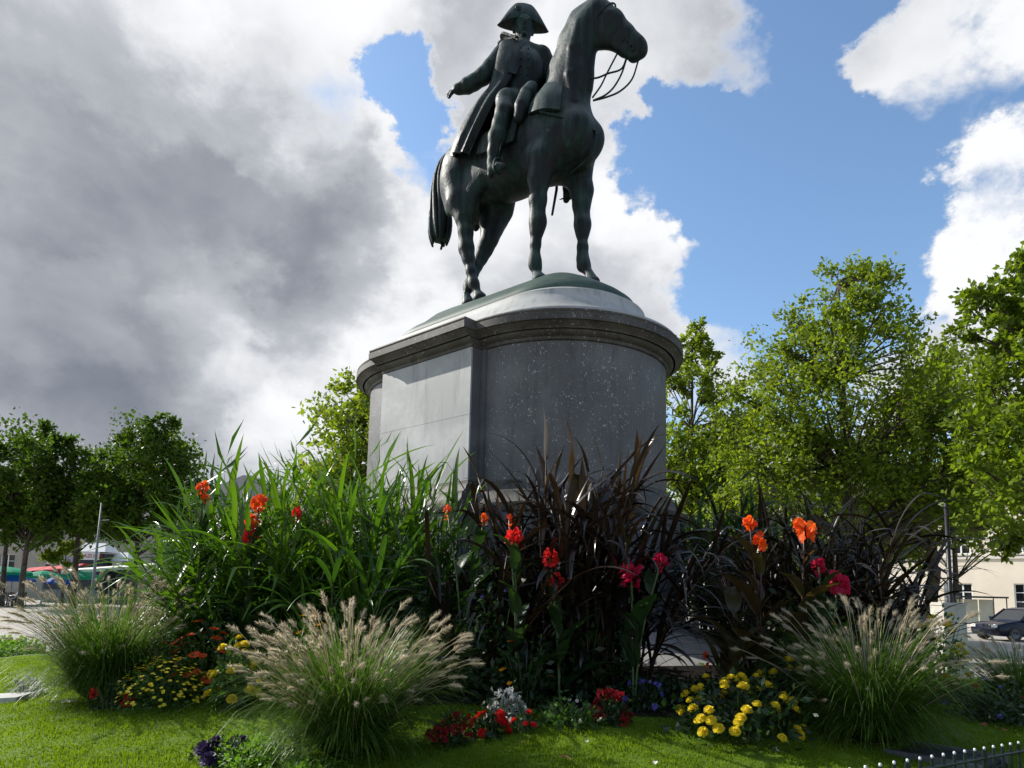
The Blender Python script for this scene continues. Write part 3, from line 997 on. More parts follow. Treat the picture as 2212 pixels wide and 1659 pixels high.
# bridle
mb = MB()
for q, r, fl in (((2.28, 0.315, 4.02), 0.175, 0.8), ((1.92, 0.11, 4.50), 0.30, 0.72)):
    hxv = Vector((0.52, 0.32, -0.60)).normalized()
    sv = Vector((-0.52, 0.85, 0)).normalized()
    uv = hxv.cross(sv)
    mb.tube([Vector(q) + (sv * math.cos(a) * fl + uv * math.sin(a)) * r for a in np.linspace(0, 2 * math.pi, 28)], 0.016, 6, False)
mb.obj('bridle', M_BRONZE, STAT, True)
mb = MB()
for sd in (-1, 1):                                 # cheek pieces down to the bit
    sv = Vector((-0.52, 0.85, 0)).normalized() * sd
    mb.tube(smooth_path([Vector((1.84, 0.07, 4.80)) + sv * 0.10, Vector((1.95, 0.13, 4.45)) + sv * 0.215, Vector((2.14, 0.24, 4.14)) + sv * 0.165, Vector((2.34, 0.36, 3.82)) + sv * 0.12], 4), 0.014, 5)
mb.obj('cheek_straps', M_BRONZE, STAT, True)
for sd in (-1, 1):
    c = Vector((2.34, 0.36, 3.80)) + Vector((-0.52, 0.85, 0)).normalized() * sd * 0.13
    MB().tube([c + Vector((0.045 * math.cos(a) * 0.7, 0.03 * math.cos(a), 0.06 * math.sin(a))) for a in np.linspace(0, 2 * math.pi, 16)], 0.012, 5, False).obj('bit_ring', M_BRONZE, STAT, True)
# reins
REINS = [[(2.25, 0.35, 3.79), (2.17, 0.30, 3.56), (2.0, 0.15, 3.47), (1.77, 0.02, 3.42), (1.45, -0.30, 3.48), (1.1, -0.26, 3.75), (0.88, 0.04, 4.02)],
         [(2.09, 0.30, 3.90), (1.98, 0.15, 3.49), (1.90, 0.08, 3.25), (1.77, 0.02, 3.06)],
         [(2.41, 0.45, 3.67), (2.33, 0.38, 3.33), (2.18, 0.25, 3.11), (1.98, 0.12, 3.02), (1.78, 0.02, 3.0)],
         [(2.24, 0.35, 3.74), (2.17, 0.30, 3.46), (2.08, 0.20, 3.20), (1.97, 0.10, 3.05), (1.80, 0.0, 2.98)]]
for rpts in REINS:
    mb = MB()
    mb.tube(smooth_path(rpts, 6), 0.016, 6)
    mb.obj('rein', M_BRONZE, STAT, True)

# ------------------------------------------------------------------ ground materials
def ground_mat(name, c1, c2, c3, s1, s2, rough=0.9, bump=0.3, spec=0.2):
    m, N, out = new_mat(name)
    tc = N.node('ShaderNodeTexCoord')
    o = tc.outputs['Object']
    n1 = N.noise(o, s1, 5.0, 0.6, 0.3)
    n2 = N.noise(o, s2, 4.0, 0.6)
    col = N.mix(N.mapr(n1, 0.35, 0.68), c1, c2)
    col = N.mix(N.mapr(n2, 0.48, 0.70, 0.0, 0.7), col, c3)
    b = principled(N, col, rough, spec, 0.0, bumpn(N, n2, bump, 0.03))
    N.l.new(b.outputs[0], out.inputs[0])
    return m


M_TURF = ground_mat('turf', (0.068, 0.125, 0.007), (0.098, 0.165, 0.009), (0.050, 0.092, 0.008), 0.9, 14.0)
M_PLAZA = ground_mat('pale_plaza_paving', (0.36, 0.33, 0.29), (0.43, 0.40, 0.35), (0.30, 0.275, 0.245), 0.12, 1.4, 0.85, 0.08)
M_SOIL = ground_mat('dark_bed_soil', (0.012, 0.009, 0.006), (0.020, 0.015, 0.010), (0.008, 0.006, 0.004), 2.0, 18.0, 0.95, 0.6)
M_SLAB = granite_mat('paving_stone', (0.27, 0.265, 0.255), (0.34, 0.33, 0.315), 0.1, 0.75, 0.35)
M_KERB = granite_mat('kerb_concrete', (0.34, 0.33, 0.31), (0.42, 0.41, 0.39), 0.1, 0.8, 0.5)
M_GRASS = leafy('grass_blades', (0.090, 0.155, 0.006), (0.150, 0.220, 0.010), 0.45, (1.7, 1.7, 0.7), 0.6, 0.2, 0.9, 0.65)

# plaza reaching the horizon
V = [(-900, -40, -0.03), (900, -40, -0.03), (900, 1400, -0.03), (-900, 1400, -0.03)]
tag(obj('ground', mesh('ground', V, [(0, 1, 2, 3)], M_PLAZA)), kind='structure')


# lawn mound round the monument
def lawn_mesh():
    xs = np.arange(-12.5, 12.6, 0.16)
    ys = np.arange(0.4, 24.0, 0.16)
    X, Y = np.meshgrid(xs, ys, indexing='ij')
    Z = ground(X, Y) + 0.008 * np.sin(9 * X) * np.sin(8 * Y)
    r = core_dist(X, Y)
    idx = np.arange(X.size).reshape(X.shape)
    q = np.stack([idx[:-1, :-1], idx[1:, :-1], idx[1:, 1:], idx[:-1, 1:]], -1)
    ok = (r[:-1, :-1] < 10.4) & (r[1:, 1:] < 10.4) & (r[1:, 1:] > 3.3)
    q = q[ok]
    used, inv = np.unique(q, return_inverse=True)
    V = np.stack([X.ravel(), Y.ravel(), Z.ravel()], 1)[used]
    return mesh('lawn', V, inv.reshape(q.shape), M_TURF, True)


tag(obj('lawn', lawn_mesh()), kind='structure')


def bed_edge(a):
    return 5.15 + 0.28 * math.sin(3 * a + 0.6) + 0.16 * math.sin(7 * a)


def ring_mesh(name, r0, r1, mat, a0=0, a1=2 * math.pi, nr=6, na=160, dz=0.0, fr=None):
    V, F = [], []
    for i in range(na + 1):
        a = a0 + (a1 - a0) * i / na
        for j in range(nr + 1):
            rr_ = r0 + ((fr(a) if fr else r1) - r0) * j / nr
            # point of the stadium curve at distance rr_ from the middle line
            c, s = math.cos(a), math.sin(a)
            sx, ty = (LH_ if c > 0 else -LH_) + rr_ * c, rr_ * s
            x, y = PC.x + A2[0] * sx + N2[0] * ty, PC.y + A2[1] * sx + N2[1] * ty
            V.append((x, y, gz(x, y) + dz))
    for i in range(na):
        for j in range(nr):
            k = i * (nr + 1) + j
            F.append((k, k + 1, k + nr + 2, k + nr + 1))
    return mesh(name, V, F, mat, True)


tag(obj('flower_bed', ring_mesh('flower_bed', 3.44, 5.2, M_SOIL, dz=0.012, fr=bed_edge)), kind='structure')

# paved apron round the pedestal: slabs laid like rays, each a stone of its own
APR = tag(empty('pavement', (0, 0, 0)), kind='structure')


def slab(a0, a1, r0, r1):
    V = []
    g = 0.006
    n = 3
    for top in (0, 1):
        for i in range(n + 1):
            a = a0 + g / r1 + (a1 - a0 - 2 * g / r1) * i / n
            for r_ in (r0 + g, r1 - g):
                c, s = math.cos(a), math.sin(a)
                sx, ty = (LH_ if c > 0 else -LH_) + r_ * c, r_ * s
                x, y = PC.x + A2[0] * sx + N2[0] * ty, PC.y + A2[1] * sx + N2[1] * ty
                z = float(np.interp(r_, GR[0], GR[1]))
                V.append((x, y, z + (0.02 if top else -0.12)))
    F = []
    S = 2 * (n + 1)
    for i in range(n):
        k = 2 * i
        F += [(S + k, S + k + 1, S + k + 3, S + k + 2), (k, k + 2, S + k + 2, S + k), (k + 1, S + k + 1, S + k + 3, k + 3)]
    F += [(0, S, S + 1, 1), (2 * n, 2 * n + 1, S + 2 * n + 1, S + 2 * n)]
    return V, F


for ring, (r0, r1, na) in enumerate(((1.9, 2.72, 22), (2.72, 3.47, 26))):
    for i in range(na):
        a0 = -math.pi + 2 * math.pi * (i + 0.37 * ring) / na
        obj('paving_slab', mesh('paving_slab', *slab(a0, a0 + 2 * math.pi / na, r0, r1), M_SLAB), APR)
# straight runs of the apron along the two flanks
for st in (1, -1):
    for i in range(4):
        for r0, r1 in ((2.0, 2.72), (2.72, 3.47)):
            s0, s1 = -LH_ + i * LH_ / 2 + 0.005, -LH_ + (i + 1) * LH_ / 2 - 0.005
            V = []
            for dz in (-0.12, 0.02):
                for s_, r_ in ((s0, r0 + 0.005), (s1, r0 + 0.005), (s1, r1 - 0.005), (s0, r1 - 0.005)):
                    V.append((PC.x + A2[0] * s_ + N2[0] * r_ * st, PC.y + A2[1] * s_ + N2[1] * r_ * st, float(np.interp(r_, GR[0], GR[1])) + dz))
            obj('paving_slab', mesh('paving_slab', V, [(4, 5, 6, 7), (0, 1, 5, 4), (1, 2, 6, 5), (2, 3, 7, 6), (3, 0, 4, 7)], M_SLAB), APR)

# concrete kerb strip at the left edge of the lawn
KB = tag(empty('kerb', (0, 0, 0)), kind='structure')
p0, p1 = Vector((-9.2, 7.72, 0)), Vector((-5.02, 7.32, 0))
for i in range(5):
    a, b = p0.lerp(p1, i / 5 + 0.002), p0.lerp(p1, (i + 1) / 5 - 0.002)
    d = (p1 - p0).normalized()
    nrm = Vector((-d.y, d.x, 0)) * 0.13
    V = []
    for dz in (-0.15, 0.055):
        for q in (a - nrm, b - nrm, b + nrm, a + nrm):
            V.append((q.x, q.y, gz(q.x, q.y) + dz))
    obj('kerb_stone', mesh('kerb_stone', V, [(4, 5, 6, 7), (0, 1, 5, 4), (1, 2, 6, 5), (2, 3, 7, 6), (3, 0, 4, 7)], M_KERB), KB)


# short mown grass
def grass_mesh():
    g = np.random.default_rng(11)
    n = 330000
    y = 3.2 + 8.5 * g.random(n) ** 1.7
    x = (g.random(n) * 2 - 1) * (0.80 * y + 0.4)
    r = core_dist(x, y)
    an = np.arctan2((x - PC.x) * N2[0] + (y - PC.y) * N2[1], np.sign((x - PC.x) * A2[0] + (y - PC.y) * A2[1]) * np.maximum(np.abs((x - PC.x) * A2[0] + (y - PC.y) * A2[1]) - LH_, 0.001))
    edge = 5.15 + 0.28 * np.sin(3 * an + 0.6) + 0.16 * np.sin(7 * an)
    dk = np.abs((x - p0.x) * (p1.y - p0.y) - (y - p0.y) * (p1.x - p0.x)) / (p1 - p0).length
    ok = (r > edge - 0.12 * g.random(n)) & (r < 10.3) & ~((dk < 0.15) & (x < -5.0))
    x, y = x[ok], y[ok]
    n = len(x)
    z = ground(x, y)
    pat = 0.5 + 0.5 * np.sin(2.1 * x + 1.3 * np.sin(1.7 * y)) * np.sin(2.6 * y + 0.8)
    h = (0.012 + 0.020 * g.random(n)) * (0.75 + 0.5 * pat)
    w = 0.0024 + 0.0006 * y
    a = g.random(n) * 2 * np.pi
    ln = g.normal(0, 0.5, n) * h
    la = g.random(n) * 2 * np.pi
    V = np.empty((n, 3, 3), np.float32)
    V[:, 0] = np.stack([x - w * np.cos(a), y - w * np.sin(a), z - 0.004], 1)
    V[:, 1] = np.stack([x + w * np.cos(a), y + w * np.sin(a), z - 0.004], 1)
    V[:, 2] = np.stack([x + ln * np.cos(la), y + ln * np.sin(la), z + h], 1)
    return mesh('grass', V.reshape(-1, 3), np.arange(n * 3).reshape(-1, 3), M_GRASS)


tag(obj('grass', grass_mesh()), 'short mown green grass covering the mound', 'grass', kind='stuff')

# ------------------------------------------------------------------ trees
M_BARK = plain('bark', (0.075, 0.062, 0.048), 0.9, 0.4, 5.0, 0.2, bump=0.4)
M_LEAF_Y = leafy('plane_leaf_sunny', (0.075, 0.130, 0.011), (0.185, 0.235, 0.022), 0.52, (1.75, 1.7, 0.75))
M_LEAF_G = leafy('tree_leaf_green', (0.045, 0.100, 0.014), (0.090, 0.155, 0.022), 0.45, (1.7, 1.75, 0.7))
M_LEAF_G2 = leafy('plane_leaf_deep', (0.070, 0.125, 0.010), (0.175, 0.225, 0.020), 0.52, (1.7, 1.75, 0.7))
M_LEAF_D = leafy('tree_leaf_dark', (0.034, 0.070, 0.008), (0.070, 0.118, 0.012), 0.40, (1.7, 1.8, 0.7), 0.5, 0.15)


def leaf_cloud(C, U, size, g, up=0.35, aspect=0.62):
    """leaf blades: folded rhombs at points C; U = growth direction hints"""
    n = len(C)
    d = g.normal(size=(n, 3)) + U * 0.9
    d /= np.linalg.norm(d, axis=1, keepdims=True)
    nr = g.normal(size=(n, 3)) * (1 - up) + np.array([0, 0, 1.0]) * up * 2
    s = np.cross(nr, d)
    s /= np.linalg.norm(s, axis=1, keepdims=True) + 1e-9
    nn = np.cross(d, s)
    L = (size * (0.6 + 0.8 * g.random(n)))[:, None]
    V = np.empty((n, 4, 3), np.float32)
    V[:, 0] = C
    V[:, 1] = C + d * L * 0.48 + s * L * aspect * 0.5 - nn * L * 0.10
    V[:, 2] = C + d * L + nn * L * (0.22 * (g.random(n)[:, None] - 0.8))
    V[:, 3] = C + d * L * 0.48 - s * L * aspect * 0.5 - nn * L * 0.10
    return V.reshape(-1, 3), np.arange(4 * n).reshape(-1, 4)


def tree(name, label, base, trunk_h, trunk_r, lobes, nclus, per, leaf, mat, seed, group=None, spread=0.28, branches=True):
    """lobes: (dx, dy, z, rx, rz, weight) ellipsoids that make up the crown"""
    g = np.random.default_rng(seed)
    R_ = random.Random(seed)
    root = tag(empty(name, base), label, 'tree', group)
    tot = sum(l[5] for l in lobes)
    cl, dirs, sz = [], [], []
    for dx, dy, z, rx, rz, w in lobes:
        m_ = max(3, int(nclus * w / tot))
        v = g.normal(size=(m_, 3))
        v /= np.linalg.norm(v, axis=1, keepdims=True)
        r_ = (0.30 + 0.70 * g.random(m_)) ** 0.55 * (0.86 + 0.22 * g.random(m_))
        cl.append(np.array([dx, dy, z]) + v * r_[:, None] * np.array([rx, rx, rz]))
        dirs.append(v)
        sz.append(np.full(m_, min(rx, rz) * spread))
    cl, dirs, sz = np.vstack(cl), np.vstack(dirs), np.concatenate(sz) * (0.55 + 0.9 * g.random(sum(len(c) for c in cl)))
    # trunk and limbs
    mb = MB()
    lean = [(0, 0, -0.1)]
    for i in range(1, 6):
        lean.append((0.10 * math.sin(i * 1.3 + seed) * i / 5, 0.10 * math.cos(i * 1.7 + seed) * i / 5, trunk_h * i / 5))
    top = max(l[2] + l[4] * 0.45 for l in lobes)
    lean.append((lobes[0][0] * 0.6, lobes[0][1] * 0.6, top))
    tp = smooth_path(lean, 3)
    mb.tube(tp, list(np.interp(tp[:, 2], [-0.1, 0.4, trunk_h, top], [trunk_r * 1.5, trunk_r * 1.05, trunk_r * 0.75, trunk_r * 0.15])), 9)
    mb.obj('trunk', M_BARK, root, True)
    mb = MB()
    order = np.argsort(-np.linalg.norm(cl[:, :2], axis=1))
    for i in order[: (len(cl) if branches else 12)]:
        c = cl[i]
        hz = math.hypot(c[0], c[1])
        z0 = max(trunk_h * 0.85, min(c[2] - hz * R_.uniform(0.5, 0.9), top * 0.96))
        k = int(np.argmin(np.abs(tp[:, 2] - z0)))
        p = tp[k]
        md = (p + c) / 2 + np.array([R_.uniform(-0.2, 0.2), R_.uniform(-0.2, 0.2), 0.10 * hz])
        pth = smooth_path([p, md, c], 4)
        r0 = trunk_r * 0.26 * min(1.0, 0.35 + hz / 4)
        mb.tube(pth, list(np.linspace(r0, 0.012, len(pth))), 5, False)
        for q in range(2):
            e = c + np.clip(g.normal(size=3), -0.9, 0.9) * min(sz[i], 0.8) * 0.9
            mb.tube([pth[-3], (pth[-2] + e) / 2 + np.array([0, 0, 0.05]), e], [0.02, 0.013, 0.006], 4, False)
    mb.obj('limbs', M_BARK, root, True)
    # foliage
    n = len(cl) * per
    ci = np.repeat(np.arange(len(cl)), per)
    # sprays: leaves strung along short twigs of each clump
    tw = g.normal(size=(len(cl), 7, 3)) + dirs[:, None] * 0.7 + np.array([0, 0, 0.25])
    tw /= np.linalg.norm(tw, axis=2, keepdims=True)
    ti = g.integers(0, 7, n)
    along = g.random(n) ** 0.7
    D_ = tw[ci, ti]
    C = cl[ci] + D_ * (along * sz[ci] * 1.55)[:, None] + g.normal(size=(n, 3)) * (sz[ci] * 0.20)[:, None]
    C[:, 2] -= along ** 2 * sz[ci] * 0.25
    V, F = leaf_cloud(C, D_, leaf, g)
    cr = obj('crown', mesh('crown', V, F, mat), root)
    cr['kind'] = 'stuff'
    return root


def zt(dy, y, dx):
    """height of photo row dy at distance y (row of the eye level follows the photo's slight tilt)"""
    return 1.6 + (1280.0 + (dx - 1106.0) * 0.0226 - dy) / 1471.0 * y


GL = 'trees along the square'
tree('plane_tree', 'tall airy sunlit plane tree rising highest right of the pedestal', (wx(1830, 20), 20, 0), 3.0, 0.24,
     [(0, 0, 7.6, 2.6, 3.2, 3.2), (0.25, 0, 10.4, 1.35, 1.75, 1.1), (-1.0, -0.3, 9.2, 1.3, 1.6, 0.9), (-2.1, 0.0, 6.6, 1.6, 2.0, 1.2), (2.0, -0.4, 6.0, 2.0, 2.2, 1.5), (-1.4, 0.4, 4.6, 2.6, 1.8, 1.6), (3.0, -1.0, 4.6, 1.6, 1.3, 0.7)],
     215, 190, 0.135, M_LEAF_Y, 21, GL)
tree('plane_tree', 'big leaved plane tree cut by the right edge of the picture', (wx(2290, 15), 15, 0), 3.0, 0.18,
     [(0, 0, 6.2, 1.8, 2.2, 2.5), (-1.25, 0, 8.0, 0.6, 1.15, 0.6), (-0.3, 0, 8.5, 0.75, 1.1, 0.6), (-1.1, -0.2, 5.0, 1.2, 1.3, 1.1), (1.3, 0, 7.0, 1.5, 1.8, 1.0)],
     160, 150, 0.14, M_LEAF_G2, 22, GL, 0.30)
tree('plane_tree', 'slender sunlit tree just right of the pedestal under white cloud', (wx(1500, 26), 26, 0), 2.5, 0.18,
     [(0, 0, 8.0, 1.9, 3.4, 2.2), (0.2, 0, 10.6, 0.9, 1.6, 0.6), (1.6, 0, 6.4, 2.2, 2.5, 1.9), (-1.0, 0, 5.0, 2.0, 2.6, 1.4), (2.6, 0, 4.5, 1.8, 2.2, 1.0)],
     160, 180, 0.165, M_LEAF_Y, 23, GL)
tree('broad_tree', 'low spreading tree behind the dark grass clump on the right', (wx(1720, 30), 30, 0), 2.2, 0.2,
     [(0, 0, 4.6, 3.6, 2.6, 2.0), (3.2, 0, 4.2, 2.6, 2.0, 1.2), (-3.0, 0, 4.2, 2.6, 2.4, 1.2)],
     90, 190, 0.24, M_LEAF_G, 24, GL)
tree('plane_tree', 'sunlit plane tree filling the gap before the big leaved tree on the right', (wx(2010, 21.5), 21.5, 0), 3.2, 0.2,
     [(0, 0, 6.4, 1.9, 2.6, 2.0), (0.3, 0, 8.6, 1.0, 1.2, 0.6), (-1.2, 0, 5.2, 1.6, 1.6, 1.0), (1.3, 0, 5.6, 1.5, 1.7, 1.0)],
     110, 170, 0.15, M_LEAF_Y, 34, GL)
tree('young_tree', 'young tree with drooping branches in front of the cream house', (wx(2060, 24), 24, 0), 2.4, 0.12,
     [(0, 0, 5.4, 2.0, 1.7, 1.3), (-1.4, 0, 4.6, 1.5, 1.2, 0.8), (1.5, -0.2, 4.5, 1.2, 1.0, 0.6)],
     56, 150, 0.19, M_LEAF_Y, 25, GL)
tree('lime_tree', 'sunlit rounded tree half hidden behind the left of the pedestal', (wx(805, 28), 28, 0), 2.6, 0.22,
     [(0, 0, 6.6, 2.6, 3.3, 2.5), (-1.2, 0, 5.0, 2.0, 2.2, 1.2), (0.6, 0, 8.6, 1.3, 1.4, 0.6)],
     110, 210, 0.22, M_LEAF_Y, 26, GL)
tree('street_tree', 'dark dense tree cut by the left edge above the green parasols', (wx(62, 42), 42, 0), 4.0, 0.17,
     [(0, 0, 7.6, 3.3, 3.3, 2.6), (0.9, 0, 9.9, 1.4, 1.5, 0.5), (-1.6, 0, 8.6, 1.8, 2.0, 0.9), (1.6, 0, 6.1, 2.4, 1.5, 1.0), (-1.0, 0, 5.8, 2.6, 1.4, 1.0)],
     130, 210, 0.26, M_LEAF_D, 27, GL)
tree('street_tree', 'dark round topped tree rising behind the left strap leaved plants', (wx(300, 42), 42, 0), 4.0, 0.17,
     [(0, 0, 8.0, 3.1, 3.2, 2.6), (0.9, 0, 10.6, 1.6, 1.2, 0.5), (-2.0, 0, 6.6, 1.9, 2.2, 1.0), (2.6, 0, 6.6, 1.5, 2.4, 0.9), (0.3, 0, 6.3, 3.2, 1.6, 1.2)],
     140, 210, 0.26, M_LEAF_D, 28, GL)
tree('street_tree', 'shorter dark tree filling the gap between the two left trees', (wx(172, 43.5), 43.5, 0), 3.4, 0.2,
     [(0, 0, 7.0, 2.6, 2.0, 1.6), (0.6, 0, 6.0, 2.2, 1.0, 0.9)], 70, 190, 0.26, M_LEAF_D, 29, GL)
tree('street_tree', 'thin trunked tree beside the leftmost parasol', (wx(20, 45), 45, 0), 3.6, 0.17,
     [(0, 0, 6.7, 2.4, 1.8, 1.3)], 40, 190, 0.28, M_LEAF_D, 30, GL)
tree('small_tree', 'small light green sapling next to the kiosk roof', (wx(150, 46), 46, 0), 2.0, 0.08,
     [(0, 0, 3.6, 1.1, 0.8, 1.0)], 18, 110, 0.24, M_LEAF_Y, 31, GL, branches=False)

# ------------------------------------------------------------------ bedding plants
M_STRAP = leafy('strap_leaf_green', (0.042, 0.105, 0.008), (0.092, 0.168, 0.014), 0.36, (1.5, 1.65, 0.6), 0.32, 0.5)
M_STRAP2 = leafy('strap_leaf_olive', (0.022, 0.060, 0.010), (0.045, 0.100, 0.016), 0.30, (1.6, 1.7, 0.7), 0.32, 0.5)
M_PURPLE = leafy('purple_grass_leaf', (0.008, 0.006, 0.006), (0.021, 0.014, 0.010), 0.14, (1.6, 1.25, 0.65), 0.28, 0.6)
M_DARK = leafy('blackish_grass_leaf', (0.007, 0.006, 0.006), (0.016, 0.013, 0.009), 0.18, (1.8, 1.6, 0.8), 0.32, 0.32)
M_CANE = plain('cane', (0.055, 0.085, 0.025), 0.5, 0.3, 8.0)
M_PCANE = plain('purple_cane', (0.045, 0.022, 0.016), 0.45, 0.3, 8.0)
M_FOUNT = leafy('fountain_grass_blade', (0.045, 0.100, 0.014), (0.095, 0.165, 0.026), 0.42, (1.5, 1.6, 0.8), 0.4, 0.4)
M_PLUME = leafy('fountain_grass_plume', (0.38, 0.33, 0.23), (0.66, 0.58, 0.43), 0.50, (1.15, 1.1, 1.05), 0.7, 0.2)
M_BUSH = leafy('bedding_leaf', (0.025, 0.065, 0.014), (0.060, 0.120, 0.024), 0.38, (1.6, 1.7, 0.7), 0.45, 0.35)
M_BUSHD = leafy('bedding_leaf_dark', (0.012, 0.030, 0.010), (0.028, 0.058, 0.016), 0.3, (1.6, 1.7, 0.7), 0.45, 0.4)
M_LIME = leafy('lime_leaf', (0.090, 0.190, 0.020), (0.150, 0.260, 0.030), 0.42, (1.4, 1.5, 0.7), 0.5, 0.3)
M_SILVER = leafy('grey_leaf', (0.20, 0.23, 0.20), (0.30, 0.33, 0.30), 0.25, (1.2, 1.2, 1.1), 0.6, 0.3)
M_CANNA = leafy('canna_leaf', (0.014, 0.038, 0.012), (0.030, 0.066, 0.018), 0.28, (1.8, 1.8, 0.7), 0.35, 0.45)
M_CANNAB = leafy('bronze_canna_leaf', (0.040, 0.022, 0.014), (0.060, 0.060, 0.020), 0.35, (2.0, 1.5, 0.6), 0.35, 0.45)


def petal(name, c1, c2, tr=0.4):
    return leafy(name, c1, c2, tr, (1.3, 1.2, 1.0), 0.5, 0.3)


M_YEL = petal('yellow_petals', (0.66, 0.52, 0.02), (0.80, 0.68, 0.04))
M_ORA = petal('orange_petals', (0.75, 0.085, 0.008), (0.85, 0.15, 0.012))
M_ORY = petal('amber_petals', (0.75, 0.30, 0.01), (0.80, 0.40, 0.02))
M_RED = petal('red_petals', (0.55, 0.012, 0.012), (0.70, 0.03, 0.025))
M_VERM = petal('vermilion_petals', (0.62, 0.06, 0.012), (0.72, 0.11, 0.015))
M_MAG = petal('crimson_pink_petals', (0.42, 0.008, 0.045), (0.58, 0.02, 0.09))
M_CRIM = petal('deep_crimson_petals', (0.22, 0.006, 0.012), (0.34, 0.012, 0.02))
M_WHI = petal('white_petals', (0.66, 0.64, 0.64), (0.78, 0.76, 0.76))
M_BLU = petal('violet_blue_petals', (0.13, 0.11, 0.46), (0.22, 0.19, 0.60))
M_PUR = petal('dark_violet_leaves', (0.030, 0.018, 0.065), (0.060, 0.035, 0.105), 0.2)


def blade(L, Wd, a0, a1, p=1.4, seg=10, fold=0.25, twist=0.0, kink=None):
    """strap leaf in the XZ plane, growing from the origin"""
    V, F = [], []
    x = z = 0.0
    ds = L / seg
    for i in range(seg + 1):
        s = i / seg
        a = a0 + (a1 - a0) * s ** p
        if kink and s > kink[0]:
            a += kink[1]
        w = Wd * (0.45 + 0.75 * math.sin(math.pi * min(1, 0.12 + s * 0.75))) * (1 - s ** 3.0) + 0.001
        tw = twist * s
        d = Vector((math.sin(a), 0, math.cos(a)))
        nrm = Vector((math.cos(a), 0, -math.sin(a)))
        sd = Vector((0, math.cos(tw), 0)) + nrm * math.sin(tw)
        c = Vector((x, 0, z))
        nn = d.cross(sd)
        V += [c + sd * w / 2 + nn * w * fold * 0.5, c, c - sd * w / 2 + nn * w * fold * 0.5]
        x += d.x * ds
        z += d.z * ds
    for i in range(seg):
        k = 3 * i
        F += [(k, k + 1, k + 4, k + 3), (k + 1, k + 2, k + 5, k + 4)]
    return V, F


def strap_clump(name, label, cat, base, H, nst, nper, rad_, lean, LL, Wd, mat, canem, seed, droop=(70, 150), rise=(8, 38), stiff=0.25, low=0.12):
    """canes with strap leaves springing from them"""
    R_ = random.Random(seed)
    root = tag(empty(name, base), label, cat, 'tall leafy clumps in the bed')
    var = []
    for i in range(14):
        a0 = rad(R_.uniform(*rise))
        st = R_.random() < stiff
        a1 = a0 + rad(R_.uniform(8, 35) if st else R_.uniform(*droop))
        kk = (R_.uniform(0.45, 0.75), rad(R_.uniform(40, 80))) if R_.random() < 0.22 else None
        var.append(mesh('leaf', *blade(R_.uniform(*LL), Wd * R_.uniform(0.75, 1.2), a0, a1, R_.uniform(1.1, 1.9), 11, 0.30, R_.uniform(-0.9, 0.9), kk), mat, True))
    for i in range(nst):
        ph = R_.uniform(0, 2 * math.pi)
        r_ = rad_ * math.sqrt(R_.random())
        ln = rad(R_.uniform(*lean)) * (0.3 + 0.7 * r_ / rad_)
        h = H * R_.uniform(0.7, 1.0)
        b = Vector((r_ * math.cos(ph) * 0.7, r_ * math.sin(ph) * 0.7, 0))
        pts = []
        for k in range(6):
            s = k / 5
            q = ln * (0.5 + 0.5 * s)
            pts.append(b + Vector((math.cos(ph) * math.sin(q) * h * s, math.sin(ph) * math.sin(q) * h * s, math.cos(q) * h * s - 0.03)))
        mb = MB()
        mb.tube(pts, [0.016, 0.015, 0.013, 0.011, 0.009, 0.006], 5)
        mb.obj('cane', canem, root, True)
        az = ph
        for k in range(nper):
            s = (k + R_.random()) / nper
            s = low + (1 - low) * s
            q = pts[min(4, int(s * 5))].lerp(pts[min(5, int(s * 5) + 1)], s * 5 - int(s * 5))
            az += math.pi * 0.9 + R_.uniform(-0.6, 0.6)
            # leaves turn outwards from the middle of the clump
            out = az if R_.random() < 0.45 else ph + R_.uniform(-0.9, 0.9)
            o = obj('leaf', R_.choice(var), root, q, (R_.uniform(-0.15, 0.15), R_.uniform(-0.12, 0.2), out), R_.uniform(0.7, 1.12))
    return root


def gp(dx, y):
    """bed position: photo column dx at distance y, on the ground"""
    x = wx(dx, y)
    return (x, y, gz(x, y))


SG, PG, BG = 'strap_grass', 'purple_grass', 'black_grass'
strap_clump(SG, 'bright green strap leaved clump arching furthest left above the fountain grass', 'plant', gp(520, 8.6), 2.15, 18, 16, 1.0, (6, 50), (0.65, 1.0), 0.046, M_STRAP, M_CANE, 41, (35, 95), (20, 66), 0.25)
strap_clump(SG, 'bright green strap leaved clump in the middle left, red flowers among it', 'plant', gp(640, 8.4), 2.2, 18, 16, 1.0, (4, 38), (0.65, 1.0), 0.046, M_STRAP, M_CANE, 42, (35, 95), (14, 58), 0.28)
strap_clump(SG, 'bright green strap leaved clump standing against the pale pedestal flank', 'plant', gp(850, 8.0), 2.3, 18, 16, 0.80, (2, 26), (0.65, 1.05), 0.044, M_STRAP, M_CANE, 43, (25, 90), (8, 48), 0.4)
strap_clump(SG, 'green strap leaved clump low behind the nearest fountain grass', 'plant', gp(720, 7.4), 1.35, 15, 14, 0.70, (4, 36), (0.7, 1.1), 0.052, M_STRAP2, M_CANE, 49, (40, 110), (15, 60), 0.3)
strap_clump(SG, 'green strap leaved clump of horizontal leaves reaching left towards the parasols', 'plant', gp(515, 8.2), 1.95, 16, 17, 0.6, (12, 52), (0.75, 1.1), 0.042, M_STRAP, M_CANE, 39, (20, 65), (35, 72), 0.4, 0.45)
strap_clump(PG, 'tall dark purple grass clump with upright blades before the round pedestal end', 'plant', gp(1215, 7.2), 2.22, 22, 13, 0.72, (0, 26), (0.6, 1.05), 0.058, M_PURPLE, M_PCANE, 44, (70, 155), (6, 48), 0.28)
M_RIBBON = leafy('brown_ribbon_leaf', (0.018, 0.012, 0.008), (0.042, 0.029, 0.012), 0.26, (1.8, 1.4, 0.6), 0.35, 0.4)
